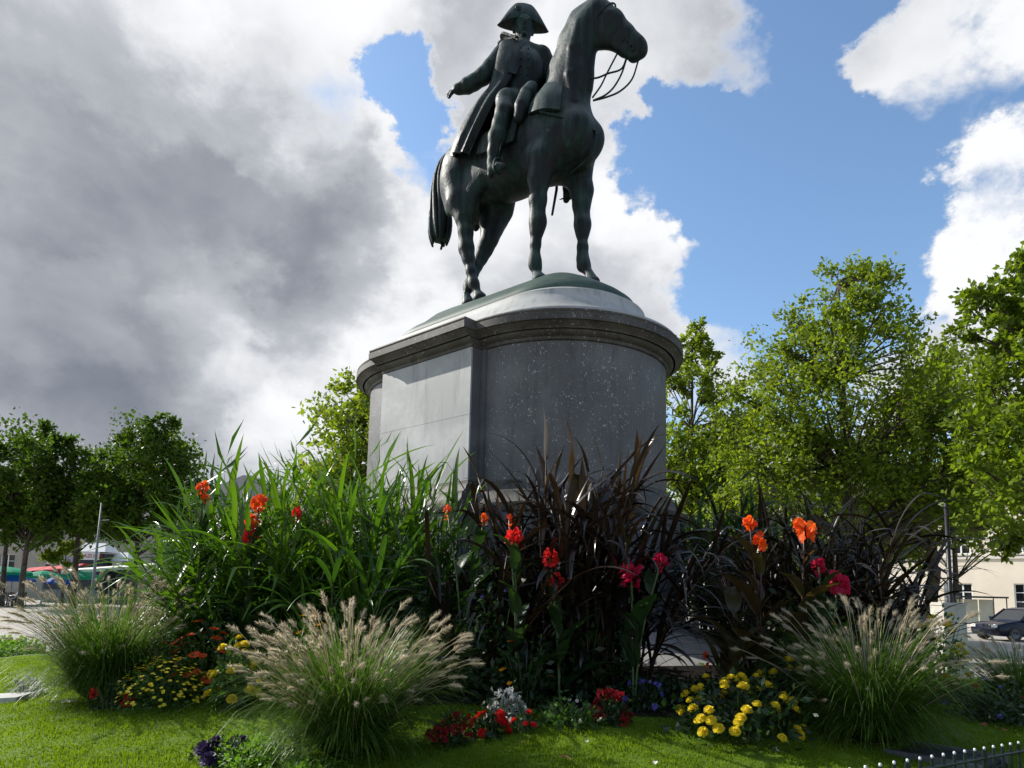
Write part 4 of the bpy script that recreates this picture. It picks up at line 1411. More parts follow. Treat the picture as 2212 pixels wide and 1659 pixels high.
strap_clump(PG, 'broad brown ribbon blades standing stiffly above the purple grass', 'plant', gp(1215, 7.35), 2.45, 14, 4, 0.66, (0, 16), (0.5, 0.8), 0.080, M_RIBBON, M_PCANE, 29, (30, 60), (0, 16), 0.85, 0.62)
strap_clump(PG, 'low purple grass sprays leaning left across the bright green leaves', 'plant', gp(1040, 7.0), 1.65, 13, 14, 0.55, (10, 50), (0.8, 1.2), 0.045, M_PURPLE, M_PCANE, 45, (60, 120), (20, 62), 0.15)
strap_clump(PG, 'purple grass sprays arching right over the paving', 'plant', gp(1350, 7.3), 1.75, 12, 13, 0.50, (8, 44), (0.8, 1.2), 0.050, M_PURPLE, M_PCANE, 50, (70, 140), (15, 58), 0.15)
strap_clump(BG, 'nearly black arching grass clump on the right, orange flowers in front', 'plant', gp(1790, 7.6), 1.9, 20, 15, 0.85, (2, 46), (0.8, 1.25), 0.044, M_DARK, M_PCANE, 46, (60, 125), (12, 58), 0.15)
strap_clump(BG, 'thin black grass sprays bending right towards the cream house', 'plant', gp(1905, 7.3), 1.5, 11, 11, 0.45, (10, 48), (0.8, 1.2), 0.034, M_DARK, M_PCANE, 47, (55, 110), (25, 60), 0.1)
strap_clump(BG, 'blackish grass clump just left of the orange flowers', 'plant', gp(1660, 7.9), 1.75, 16, 14, 0.6, (2, 40), (0.8, 1.2), 0.036, M_DARK, M_PCANE, 38, (60, 125), (12, 55), 0.15)
strap_clump(PG, 'purple grass clump standing close behind the two stacked red flowers', 'plant', gp(1275, 6.95), 1.85, 18, 14, 0.55, (0, 24), (0.6, 1.1), 0.055, M_PURPLE, M_PCANE, 32, (60, 150), (5, 44), 0.35)
strap_clump(SG, 'green narrow leaved clump behind the right side of the pedestal', 'plant', gp(1575, 11.0), 1.9, 18, 16, 0.8, (2, 26), (0.7, 1.15), 0.05, M_STRAP2, M_CANE, 48, (50, 120), (8, 45), 0.25)


# ---- fountain grass
def plume_mesh(R_, L, a0, a1, pl):
    V, F = [], []
    seg = 9
    x = z = 0.0
    P = []
    for i in range(seg + 1):
        s = i / seg
        a = a0 + (a1 - a0) * s ** 1.5
        P.append((Vector((x, 0, z)), Vector((math.sin(a), 0, math.cos(a)))))
        x += math.sin(a) * L / seg
        z += math.cos(a) * L / seg
    mb = MB()
    mb.tube([p for p, _ in P], [0.0022] * (seg + 1), 3, False)
    p, d = P[-1]
    e = p + d * pl * 0.5 + Vector((0, 0, -0.01))
    t = e + (d + Vector((0.25, 0, -0.22))).normalized() * pl * 0.5
    mb.tube(smooth_path([p, e, t], 3), [0.003, 0.006, 0.008, 0.0085, 0.007, 0.004, 0.001], 5, False)
    for i in range(100):
        s = R_.random()
        c = p.lerp(e, s * 2) if s < 0.5 else e.lerp(t, s * 2 - 1)
        ax = (t - p).normalized()
        v = Vector((R_.gauss(0, 1), R_.gauss(0, 1), R_.gauss(0, 1))).normalized()
        dirn = (v * 0.62 + ax * 0.8).normalized()
        ln = R_.uniform(0.026, 0.055) * (1.15 - 0.5 * s)
        sd = dirn.cross(Vector((R_.random(), R_.random(), R_.random()))).normalized() * 0.0016
        mb.add([c - sd, c + sd, c + dirn * ln], [(0, 1, 2)])
    return mb.V, mb.F


def fountain_grass(label, base, R0, H, nb, npl, seed):
    R_ = random.Random(seed)
    g = np.random.default_rng(seed)
    root = tag(empty('fountain_grass', base), label, 'grass', 'fountain grass mounds')
    # blades: one mass of hair-thin leaves
    seg = 7
    n = nb
    az = g.random(n) * 2 * np.pi
    r_ = 0.16 * np.sqrt(g.random(n)) * R0
    a0 = np.radians(3 + 33 * g.random(n) ** 0.8)
    a1 = a0 + np.radians(35 + 95 * g.random(n))
    L = H * (0.60 + 0.62 * g.random(n)) * (1.0 + 0.12 * np.degrees(a0) / 50)
    sk = g.random(n) < 0.36                        # outer skirt of blades that bow to the ground
    a0 = np.where(sk, np.radians(18 + 34 * g.random(n)), a0)
    a1 = np.where(sk, np.radians(138 + 34 * g.random(n)), a1)
    L = np.where(sk, H * (0.42 + 0.36 * g.random(n)), L)
    wd = 0.0035 + 0.003 * g.random(n)
    az2 = az + g.normal(0, 0.55, n)
    px = r_ * np.cos(az)
    py = r_ * np.sin(az)
    pz = np.full(n, -0.02)
    V = np.empty((n, seg + 1, 2, 3), np.float32)
    for i in range(seg + 1):
        s = i / seg
        a = a0 + (a1 - a0) * s ** 1.6
        w = wd * (1 - 0.9 * s ** 2)
        sx, sy = -np.sin(az2) * w, np.cos(az2) * w
        V[:, i, 0] = np.stack([px - sx, py - sy, np.maximum(pz, 0.02)], 1)
        V[:, i, 1] = np.stack([px + sx, py + sy, np.maximum(pz, 0.02)], 1)
        px = px + np.sin(a) * np.cos(az2) * L / seg
        py = py + np.sin(a) * np.sin(az2) * L / seg
        pz = pz + np.cos(a) * L / seg
    b = np.arange(n)[:, None] * (2 * (seg + 1)) + 2 * np.arange(seg)[None]
    F = np.stack([b, b + 1, b + 3, b + 2], -1).reshape(-1, 4)
    o = obj('blades', mesh('blades', V.reshape(-1, 3), F, M_FOUNT, True), root)
    o['kind'] = 'stuff'
    var = []
    for i in range(26):
        a0_ = rad(R_.uniform(2, 36))
        var.append((a0_, mesh('plume', *plume_mesh(R_, H * R_.uniform(0.80, 1.02), a0_, a0_ + rad(R_.uniform(8, 45)), R_.uniform(0.075, 0.135)), M_PLUME)))
    for i in range(npl):
        a0_, me = R_.choice(var)
        ph = R_.uniform(0, 2 * math.pi)
        rr = 0.12 * R0 * math.sqrt(R_.random())
        obj('plume', me, root, (rr * math.cos(ph), rr * math.sin(ph), 0), (R_.uniform(-0.16, 0.16), R_.uniform(-0.10, 0.14), ph + R_.uniform(-0.45, 0.45)), R_.uniform(0.66, 1.16))
    return root


fountain_grass('fountain grass mound with beige plumes at the far left of the bed', gp(262, 7.3), 1.1, 1.25, 3400, 240, 51)
fountain_grass('nearest fountain grass mound with pale plumes, front centre left', gp(775, 5.2), 1.0, 1.02, 3200, 290, 52)
fountain_grass('fountain grass mound with tan plumes beside the right yellow marigolds', gp(1870, 5.9), 1.0, 1.08, 3200, 210, 53)
fountain_grass('small fountain grass mound cut by the right edge', gp(2190, 7.6), 0.9, 0.80, 1800, 110, 54)


# ---- flower heads (shared shapes)
def pompon(R_, r):
    mb = MB()
    for ring, (k, el) in enumerate(((13, 0), (12, 22), (9, 45), (6, 66), (3, 82))):
        for i in range(k):
            a = 2 * math.pi * (i + 0.5 * ring) / k + R_.uniform(-0.12, 0.12)
            e = rad(el + R_.uniform(-7, 7))
            d = Vector((math.cos(a) * math.cos(e), math.sin(a) * math.cos(e), math.sin(e) * 0.85))
            s = Vector((-math.sin(a), math.cos(a), 0))
            u = d.cross(s)
            w = r * 0.36
            c = d * r * 0.45
            tp = d * r * R_.uniform(0.92, 1.06)
            mb.add([c - s * w * 0.5, c + s * w * 0.5, tp + s * w * 0.62 + u * r * 0.05, tp * 1.02 - u * r * 0.10, tp - s * w * 0.62 + u * r * 0.05], [(0, 1, 2, 3, 4)])
    mb.lathe([(0.12 * r, -0.35 * r), (0.45 * r, -0.1 * r), (0.55 * r, 0.2 * r), (0.3 * r, 0.5 * r)], 8)
    return mb.V, mb.F


def daisy(R_, r, k=8):
    mb = MB()
    for i in range(k):
        a = 2 * math.pi * i / k + R_.uniform(-0.1, 0.1)
        d = Vector((math.cos(a), math.sin(a), R_.uniform(0.05, 0.3))).normalized()
        s = Vector((-math.sin(a), math.cos(a), 0))
        w = r * 0.34
        mb.add([d * r * 0.15 - s * w * 0.4, d * r * 0.15 + s * w * 0.4, d * r * 0.7 + s * w, d * r, d * r * 0.7 - s * w], [(0, 1, 2, 3, 4)])
    mb.lathe([(r * 0.22, 0), (r * 0.2, r * 0.12), (r * 0.08, r * 0.16)], 6)
    return mb.V, mb.F


def crumple(R_, r, k=9, tall=1.0):
    """loose head of large crumpled petals (canna, geranium)"""
    mb = MB()
    for i in range(k):
        v = Vector((R_.gauss(0, 1), R_.gauss(0, 1), R_.gauss(0, 0.9))).normalized()
        c = Vector((v.x * r * 0.45, v.y * r * 0.45, v.z * r * 0.5 * tall))
        d = (v + Vector((0, 0, 0.4))).normalized()
        s = d.cross(Vector((R_.gauss(0, 1), R_.gauss(0, 1), R_.gauss(0, 1)))).normalized()
        u = d.cross(s)
        L, w = r * R_.uniform(0.6, 1.0), r * R_.uniform(0.34, 0.50)
        P = []
        for j in range(4):
            t = j / 3
            ww = w * (0.35, 1.0, 1.05, 0.45)[j]
            b = c + d * L * t + u * L * 0.28 * math.sin(t * 2.6 + i)
            P += [b - s * ww + u * R_.uniform(-0.15, 0.15) * r, b + u * R_.uniform(-0.08, 0.08) * r, b + s * ww + u * R_.uniform(-0.15, 0.15) * r]
        mb.add(P, [(3 * j + q, 3 * j + q + 1, 3 * j + q + 4, 3 * j + q + 3) for j in range(3) for q in (0, 1)])
    return mb.V, mb.F


def head_set(fn, mat, n=4, **kw):
    R_ = random.Random(hash(mat.name) % 1000)
    return [mesh('flower_head', *fn(R_, 1.0, **kw), mat) for _ in range(n)]


HS = {}
_rs = random.Random(99)
for key, fn, mat, kw in (('pom_y', pompon, M_YEL, {}), ('daisy_y', daisy, M_YEL, {}), ('daisy_o', daisy, M_VERM, {'k': 10}), ('daisy_a', daisy, M_ORY, {'k': 9}),
                         ('cr_or', crumple, M_ORA, {'k': 30}), ('cr_red', crumple, M_RED, {'k': 30}), ('cr_mag', crumple, M_MAG, {'k': 30}), ('cr_verm', crumple, M_VERM, {'k': 22}),
                         ('cr_crim', crumple, M_CRIM, {'k': 14}), ('cr_whi', crumple, M_WHI, {'k': 12}), ('cr_blu', crumple, M_BLU, {'k': 12}), ('cr_red2', pompon, M_RED, {}), ('cab', pompon, M_PUR, {})):
    HS[key] = [mesh('flower_head', *fn(_rs, 1.0, **kw), mat, key in ('pom_y', 'cab')) for _ in range(4)]


def bush(name, label, cat, base, rx, h, nleaf, leaf, mat, heads, seed, group='bedding flowers', stems=10, aspect=0.5, upw=0.0):
    """low mound of leaves carrying flower heads; heads = (key, count, r, spread) or explicit positions"""
    g = np.random.default_rng(seed)
    R_ = random.Random(seed)
    root = tag(empty(name, base), label, cat, group)
    v = g.normal(size=(nleaf, 3))
    v /= np.linalg.norm(v, axis=1, keepdims=True)
    v[:, 2] = np.abs(v[:, 2])
    r_ = g.random(nleaf) ** 0.4
    lump = 1 + 0.22 * np.sin(3 * np.arctan2(v[:, 1], v[:, 0]) + seed) + 0.12 * np.sin(7 * np.arctan2(v[:, 1], v[:, 0]))
    C = v * r_[:, None] * np.array([rx, rx, h]) * lump[:, None]
    V, F = leaf_cloud(C, v + np.array([0, 0, upw]), leaf, g, 0.3, aspect)
    o = obj('foliage', mesh('foliage', V, F, mat), root)
    o['kind'] = 'stuff'
    mb = MB()
    for i in range(stems):
        a = 2 * math.pi * i / stems
        mb.tube([(0.05 * math.cos(a), 0.05 * math.sin(a), -0.03), (0.4 * rx * math.cos(a), 0.4 * rx * math.sin(a), 0.45 * h), (0.7 * rx * math.cos(a), 0.7 * rx * math.sin(a), 0.8 * h)], [0.008, 0.006, 0.003], 4, False)
    mb.obj('stems', M_CANE, root)
    for key, cnt, hr in heads:
        for i in range(cnt):
            a = R_.uniform(0, 2 * math.pi)
            e = math.asin(R_.uniform(0.15, 1.0))
            d = Vector((math.cos(a) * math.cos(e), math.sin(a) * math.cos(e), math.sin(e)))
            p = Vector((d.x * rx, d.y * rx, d.z * h)) * R_.uniform(0.94, 1.10)
            q = Vector((d.x * 0.6, d.y * 0.6, d.z + 0.5)).to_track_quat('Z', 'Y').to_euler()
            ho = obj('flower_head', R_.choice(HS[key]), root, p, q, hr * R_.uniform(0.72, 1.2))
    return root


bush('marigold_plant', 'broad marigold plant with round yellow heads at the right front', 'flower', gp(1590, 5.75), 0.52, 0.46, 900, 0.075, M_BUSHD, [('pom_y', 62, 0.040)], 61)
bush('marigold_plant', 'marigold plant with yellow heads tucked left of the right fountain grass', 'flower', gp(1690, 6.3), 0.30, 0.50, 420, 0.075, M_BUSHD, [('pom_y', 15, 0.040)], 62)
bush('marigold_plant', 'taller yellow marigold plant left of the nearest fountain grass', 'flower', gp(528, 6.6), 0.24, 0.62, 520, 0.07, M_BUSH, [('pom_y', 26, 0.046)], 63)
bush('bidens_plant', 'mound of tiny yellow star flowers on the left of the lawn', 'flower', gp(385, 6.75), 0.42, 0.46, 1500, 0.04, M_BUSH, [('daisy_y', 295, 0.021)], 64)
bush('zinnia_plant', 'orange red zinnias below the left strap leaves', 'flower', gp(465, 7.15), 0.36, 0.74, 800, 0.075, M_BUSH, [('daisy_o', 34, 0.058)], 65)
bush('tagetes_plant', 'amber daisy flowers rising behind the nearest fountain grass', 'flower', gp(690, 6.6), 0.26, 0.86, 500, 0.07, M_BUSHD, [('daisy_a', 12, 0.05)], 66)
bush('tagetes_plant', 'few orange daisies in the shade at the foot of the purple grass', 'flower', gp(1140, 6.4), 0.30, 0.62, 600, 0.075, M_BUSHD, [('daisy_a', 7, 0.038), ('daisy_o', 3, 0.04)], 67)
bush('alyssum_plant', 'white flowering mound with red flowers at the front of the bed', 'flower', gp(1105, 5.9), 0.17, 0.26, 380, 0.05, M_SILVER, [('cr_whi', 34, 0.022)], 68)
bush('begonia_plant', 'bright red begonia just left below the white flowers', 'flower', gp(1070, 5.55), 0.15, 0.20, 240, 0.06, M_BUSHD, [('cr_red2', 9, 0.045)], 69)
bush('begonia_plant', 'small red begonia on the right below the white flowers', 'flower', gp(1140, 5.6), 0.10, 0.16, 150, 0.05, M_BUSHD, [('cr_red2', 4, 0.034)], 70)
bush('geranium_plant', 'deep crimson leafy plant under the purple grass near the lawn', 'flower', gp(1325, 5.9), 0.15, 0.27, 300, 0.055, M_BUSHD, [('cr_crim', 16, 0.045)], 71)
bush('geranium_plant', 'dark crimson plant in shadow right of the nearest fountain grass', 'flower', gp(990, 5.4), 0.16, 0.22, 280, 0.055, M_BUSHD, [('cr_crim', 12, 0.040)], 72)
bush('ageratum_plant', 'violet blue flowers beside the sunlit paving edge', 'flower', gp(1395, 6.4), 0.22, 0.26, 420, 0.05, M_BUSHD, [('cr_blu', 14, 0.024)], 73)
bush('ornamental_cabbage', 'dark violet ruffled cabbages at the lawn edge in front', 'plant', gp(520, 5.1), 0.22, 0.14, 240, 0.06, M_BUSHD, [('cab', 8, 0.070)], 74)
bush('parsley_plant', 'bright green feathery plant at the bottom left of the bed', 'plant', gp(600, 4.95), 0.34, 0.22, 1900, 0.035, M_LIME, [], 75, stems=6)
bush('golden_plant', 'yellow green small leaved plant at the bottom edge', 'plant', gp(700, 4.72), 0.22, 0.10, 600, 0.04, M_LIME, [], 76, stems=5)
bush('green_plant', 'low green leafy plant between crimson flowers and lawn', 'plant', gp(1235, 5.75), 0.26, 0.22, 500, 0.05, M_BUSH, [('cr_whi', 3, 0.014)], 77)
bush('euonymus_shrub', 'bright green clipped shrub beyond the kerb at the far left', 'shrub', gp(20, 13.6), 0.75, 0.35, 1100, 0.09, M_LIME, [], 78, 'shrubs')
bush('euonymus_shrub', 'bright green clipped shrub hugging the left fountain grass', 'shrub', gp(62, 13.2), 0.6, 0.32, 900, 0.09, M_LIME, [], 79, 'shrubs')
bush('heather_plant', 'greyish wiry cushion at the left foot of the left fountain grass', 'plant', gp(92, 7.6), 0.16, 0.20, 420, 0.035, M_SILVER, [], 80)
bush('poppy_plant', 'single red flower in the shade of the left fountain grass', 'flower', gp(268, 6.72), 0.16, 0.26, 160, 0.05, M_BUSHD, [('cr_red', 2, 0.045)], 81)
bush('rose_plant', 'pale yellow flowers above the tiny yellow star flowers', 'flower', gp(378, 7.0), 0.14, 0.66, 260, 0.06, M_BUSH, [('cr_whi', 1, 0.03), ('daisy_a', 5, 0.04)], 82)
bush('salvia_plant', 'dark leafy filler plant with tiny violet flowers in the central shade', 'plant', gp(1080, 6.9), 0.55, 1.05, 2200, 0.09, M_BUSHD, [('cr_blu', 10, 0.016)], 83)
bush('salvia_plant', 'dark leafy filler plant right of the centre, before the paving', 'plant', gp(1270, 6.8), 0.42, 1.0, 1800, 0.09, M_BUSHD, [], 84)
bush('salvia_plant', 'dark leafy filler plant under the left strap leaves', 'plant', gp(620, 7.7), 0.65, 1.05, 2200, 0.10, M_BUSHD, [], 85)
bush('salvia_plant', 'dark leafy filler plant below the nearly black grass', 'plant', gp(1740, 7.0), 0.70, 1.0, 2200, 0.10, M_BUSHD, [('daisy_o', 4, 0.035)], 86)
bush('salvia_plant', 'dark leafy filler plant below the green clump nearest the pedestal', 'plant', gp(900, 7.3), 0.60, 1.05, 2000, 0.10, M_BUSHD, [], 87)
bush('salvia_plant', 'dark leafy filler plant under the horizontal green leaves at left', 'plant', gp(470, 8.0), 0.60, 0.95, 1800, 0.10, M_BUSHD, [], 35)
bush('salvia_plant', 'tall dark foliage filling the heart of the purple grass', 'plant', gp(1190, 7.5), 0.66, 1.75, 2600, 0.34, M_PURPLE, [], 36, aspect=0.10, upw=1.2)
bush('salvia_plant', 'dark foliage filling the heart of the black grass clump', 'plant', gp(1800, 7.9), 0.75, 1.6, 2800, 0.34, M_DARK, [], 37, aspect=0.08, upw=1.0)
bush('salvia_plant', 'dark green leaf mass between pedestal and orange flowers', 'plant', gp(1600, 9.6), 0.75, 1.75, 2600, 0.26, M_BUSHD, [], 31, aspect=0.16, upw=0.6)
bush('added_groundcover', 'dark low ground cover added to darken sunlit soil along the edge of the paving', 'plant', gp(1470, 6.75), 0.42, 0.20, 900, 0.06, M_BUSHD, [('cr_blu', 4, 0.018)], 33)  # leaves added to darken the bed edge where sun strikes the soil
bush('added_groundcover', 'dark low ground cover added over sunlit soil between paving and right marigolds', 'plant', gp(1555, 6.9), 0.38, 0.24, 800, 0.06, M_BUSHD, [('daisy_o', 3, 0.03)], 34)
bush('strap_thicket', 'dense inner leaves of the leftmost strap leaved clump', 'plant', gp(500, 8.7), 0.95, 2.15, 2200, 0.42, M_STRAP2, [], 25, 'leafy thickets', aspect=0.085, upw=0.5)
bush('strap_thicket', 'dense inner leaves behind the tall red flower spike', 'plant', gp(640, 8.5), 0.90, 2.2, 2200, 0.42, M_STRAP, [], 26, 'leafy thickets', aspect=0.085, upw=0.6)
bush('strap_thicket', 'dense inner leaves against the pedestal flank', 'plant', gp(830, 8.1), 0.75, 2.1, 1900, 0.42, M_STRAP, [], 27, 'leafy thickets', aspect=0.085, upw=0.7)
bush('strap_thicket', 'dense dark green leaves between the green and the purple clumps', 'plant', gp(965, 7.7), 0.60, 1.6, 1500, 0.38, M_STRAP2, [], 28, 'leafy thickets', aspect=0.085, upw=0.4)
bush('lavender_plant', 'shaded leafy plant with violet specks at the right edge', 'plant', gp(2130, 6.9), 0.40, 0.38, 900, 0.06, M_BUSHD, [('cr_blu', 6, 0.018), ('cr_crim', 3, 0.03)], 88)
bush('rudbeckia_plant', 'yellow flowers beside the white concrete post on the right', 'flower', gp(2022, 8.6), 0.30, 1.02, 500, 0.08, M_BUSH, [('pom_y', 30, 0.05)], 89)


# ---- cannas: broad leaves, tall stalk, loose flower heads
def broad_leaf(R_, L, Wd, a0, a1):
    V, F = [], []
    seg = 9
    x = z = 0.0
    for i in range(seg + 1):
        s = i / seg
        a = a0 + (a1 - a0) * s ** 1.3
        w = Wd * math.sin(math.pi * s ** 0.75) ** 0.8 * 0.5 + 0.004
        d = Vector((math.sin(a), 0, math.cos(a)))
        nn = Vector((-math.cos(a), 0, math.sin(a)))
        c = Vector((x, 0, z))
        for q in (-1, -0.5, 0, 0.5, 1):
            V.append(c + Vector((0, q * w, 0)) + nn * w * (0.35 * abs(q) + 0.06 * math.sin(6 * s * math.pi + q * 3)))
        x += d.x * L / seg
        z += d.z * L / seg
    for i in range(seg):
        for q in range(4):
            k = 5 * i + q
            F.append((k, k + 1, k + 6, k + 5))
    return V, F


def canna(label, base, stalks, nleaf, mat, seed):
    """stalks: (dx, dz, key, r) tops in metres relative to base: (x, y, z, key, r)"""
    R_ = random.Random(seed)
    root = tag(empty('canna', base), label, 'flower', 'canna lilies')
    for i in range(nleaf):
        L = R_.uniform(0.40, 0.62)
        me = mesh('leaf', *broad_leaf(R_, L, L * R_.uniform(0.32, 0.42), rad(R_.uniform(15, 45)), rad(R_.uniform(60, 110))), mat, True)
        ph = R_.uniform(0, 2 * math.pi)
        obj('leaf', me, root, (0.04 * math.cos(ph), 0.04 * math.sin(ph), R_.uniform(0.15, 0.9)), (0, 0, ph))
    for (x, y, z, key, r) in stalks:
        mb = MB()
        mb.tube(smooth_path([(0, 0, -0.03), (x * 0.3, y * 0.3, z * 0.5), (x, y, z)], 4), 0.011, 5)
        mb.obj('stalk', M_CANE if mat is M_CANNA else M_PCANE, root, True)
        for q in range(4):
            L_ = R_.uniform(0.28, 0.42)
            me = mesh('leaf', *broad_leaf(R_, L_, L_ * 0.30, rad(R_.uniform(10, 30)), rad(R_.uniform(45, 100))), M_BUSHD if mat is M_CANNA else mat, True)
            f_ = 0.30 + 0.16 * q
            obj('leaf', me, root, (x * f_ * f_, y, z * f_), (0, 0, R_.uniform(0, 6.28)))
        o = obj('flower_head', R_.choice(HS[key]), root, (x, y, z), (R_.uniform(-0.3, 0.3), R_.uniform(-0.3, 0.3), R_.uniform(0, 6)), (r * 0.78, r * 0.78, r * 0.98))
        for q in range(3):                         # buds and faded petals below the head
            me = mesh('bud', *broad_leaf(R_, 0.07, 0.022, rad(R_.uniform(10, 50)), rad(R_.uniform(60, 150))), HS[key][0].materials[0], True)
            obj('bud', me, root, (x * 0.97, y, z - R_.uniform(0.02, 0.12)), (0, 0, R_.uniform(0, 6)))
    return root


def canna_at(label, y, dx0, heads, nleaf, mat, seed):
    """heads: photo positions (dx, dy, key, r)"""
    b = Vector(gp(dx0, y))
    st = []
    for dx, dy, key, r in heads:
        st.append((wx(dx, y) - b.x, 0.0, zt(dy, y, dx) - b.z, key, r))
    return canna(label, b, st, nleaf, mat, seed)


canna_at('canna with two orange flower heads at the left of the black grass', 6.75, 1640, [(1622, 1132, 'cr_or', 0.073), (1645, 1170, 'cr_or', 0.084)], 6, M_CANNAB, 91)
canna_at('canna with the largest orange flower head, in front of the black grass', 6.7, 1725, [(1740, 1146, 'cr_or', 0.118)], 6, M_CANNAB, 92)
canna_at('canna with crimson pink flower heads in front of the black grass', 6.6, 1780, [(1768, 1225, 'cr_mag', 0.073), (1808, 1262, 'cr_mag', 0.106)], 6, M_CANNA, 93)
canna_at('canna with two red flower heads one above the other in the centre', 6.35, 1215, [(1190, 1208, 'cr_red', 0.084), (1204, 1260, 'cr_red', 0.078)], 2, M_CANNA, 94)
canna_at('canna with a leaning red flower head left of the purple blades', 6.4, 1125, [(1112, 1168, 'cr_red', 0.095), (1100, 1120, 'cr_verm', 0.035)], 2, M_CANNA, 95)
canna_at('canna with crimson pink flower heads right of the purple grass', 6.35, 1370, [(1365, 1245, 'cr_mag', 0.118), (1428, 1215, 'cr_mag', 0.073)], 2, M_CANNA, 96)
canna_at('canna with small orange red flowers at the top left of the strap leaves', 7.7, 440, [(432, 1055, 'cr_verm', 0.073), (440, 1078, 'cr_verm', 0.050)], 4, M_CANNA, 97)
canna_at('canna with a tall orange red flower spike among the green strap leaves', 7.4, 550, [(556, 1090, 'cr_verm', 0.106), (545, 1128, 'cr_verm', 0.084), (543, 1158, 'cr_red', 0.090)], 5, M_CANNA, 98)
canna_at('canna with one small red flower right of the tall flower spike', 7.5, 645, [(640, 1110, 'cr_red', 0.062)], 3, M_CANNA, 99)
canna_at('canna with orange buds beside the left purple sprays', 6.9, 1010, [(966, 1102, 'cr_verm', 0.045), (1046, 1120, 'cr_or', 0.045)], 3, M_CANNA, 100)
canna_at('bronze leaved canna with low orange flowers right of the paving', 6.6, 1585, [(1578, 1405, 'cr_verm', 0.040), (1524, 1412, 'cr_verm', 0.035)], 6, M_CANNAB, 101)

# ------------------------------------------------------------------ buildings
M_CREAM = plain('cream_render', (0.68, 0.60, 0.48), 0.9, 0.07, 0.7, 0.2)
M_TRIM = plain('pale_trim', (0.62, 0.58, 0.52), 0.8, 0.06, 2.0, 0.2)
M_BEIGE = plain('beige_render', (0.36, 0.32, 0.26), 0.9, 0.08, 0.6, 0.2)
M_SLATE = plain('slate_roof', (0.055, 0.060, 0.066), 0.6, 0.25, 3.0, 0.4)
M_TILE = plain('clay_roof', (0.26, 0.11, 0.06), 0.8, 0.3, 3.0, 0.2)
M_GLASS = plain('dark_glass', (0.012, 0.015, 0.018), 0.06, 0.2, 1.0, 0.6)
M_WPAINT = plain('white_paint', (0.74, 0.74, 0.72), 0.5, 0.05, 3.0)
M_GSHUT = plain('grey_shutter', (0.20, 0.215, 0.22), 0.6, 0.1, 5.0)
M_NAVY = plain('navy_panel', (0.018, 0.022, 0.034), 0.5, 0.2, 3.0)
M_RAWN = plain('red_awning', (0.50, 0.035, 0.045), 0.7, 0.12, 2.0, 0.2)
M_WAWN = plain('white_canvas', (0.76, 0.75, 0.71), 0.7, 0.05, 2.0, 0.2)
M_GPAR = leafy('green_canvas', (0.015, 0.30, 0.17), (0.02, 0.36, 0.20), 0.25, (1.0, 1.0, 1.0), 0.7, 0.2)
M_BPAR = leafy('blue_canvas', (0.02, 0.09, 0.42), (0.03, 0.12, 0.48), 0.25, (1.0, 1.0, 1.0), 0.7, 0.2)
M_BLACK = plain('black_metal', (0.012, 0.012, 0.014), 0.45, 0.2, 5.0)
M_STEEL = plain('grey_painted_steel', (0.13, 0.15, 0.155), 0.5, 0.15, 4.0)
M_GREEN = plain('dark_green_iron', (0.008, 0.018, 0.015), 0.45, 0.25, 6.0, 0.25)
M_FINIAL = plain('glint_white_knob', (0.62, 0.64, 0.68), 0.3, 0.05, 6.0, 0.6)  # white colour imitates the highlight spots on the iron finials
M_CONC = granite_mat('painted_concrete', (0.46, 0.43, 0.39), (0.56, 0.53, 0.48), 0.05, 0.8, 0.35)
M_REDL = plain('sign_red', (0.50, 0.03, 0.03), 0.6, 0.1, 3.0)
M_GREYL = plain('sign_grey', (0.10, 0.09, 0.11), 0.6, 0.1, 3.0)
M_LILAC = plain('sign_lilac', (0.36, 0.33, 0.38), 0.7, 0.08, 3.0)


def facade(root, mat, X0, X1, Z1, y, thick, holes, z0=0.0):
    """wall with real openings: split into piers and lintels; holes = (x0, x1, z0, z1)"""
    xs = sorted({X0, X1} | {h[0] for h in holes} | {h[1] for h in holes})
    mb = MB()
    for a, b in zip(xs[:-1], xs[1:]):
        hs = sorted([h for h in holes if h[0] < (a + b) / 2 < h[1]], key=lambda h: h[2])
        z = z0
        for h in hs:
            if h[2] > z:
                mb.box(((a + b) / 2, y + thick / 2, (z + h[2]) / 2), (b - a, thick, h[2] - z))
            z = h[3]
        mb.box(((a + b) / 2, y + thick / 2, (z + Z1) / 2), (b - a, thick, Z1 - z))
    return mb.obj('wall', mat, root)


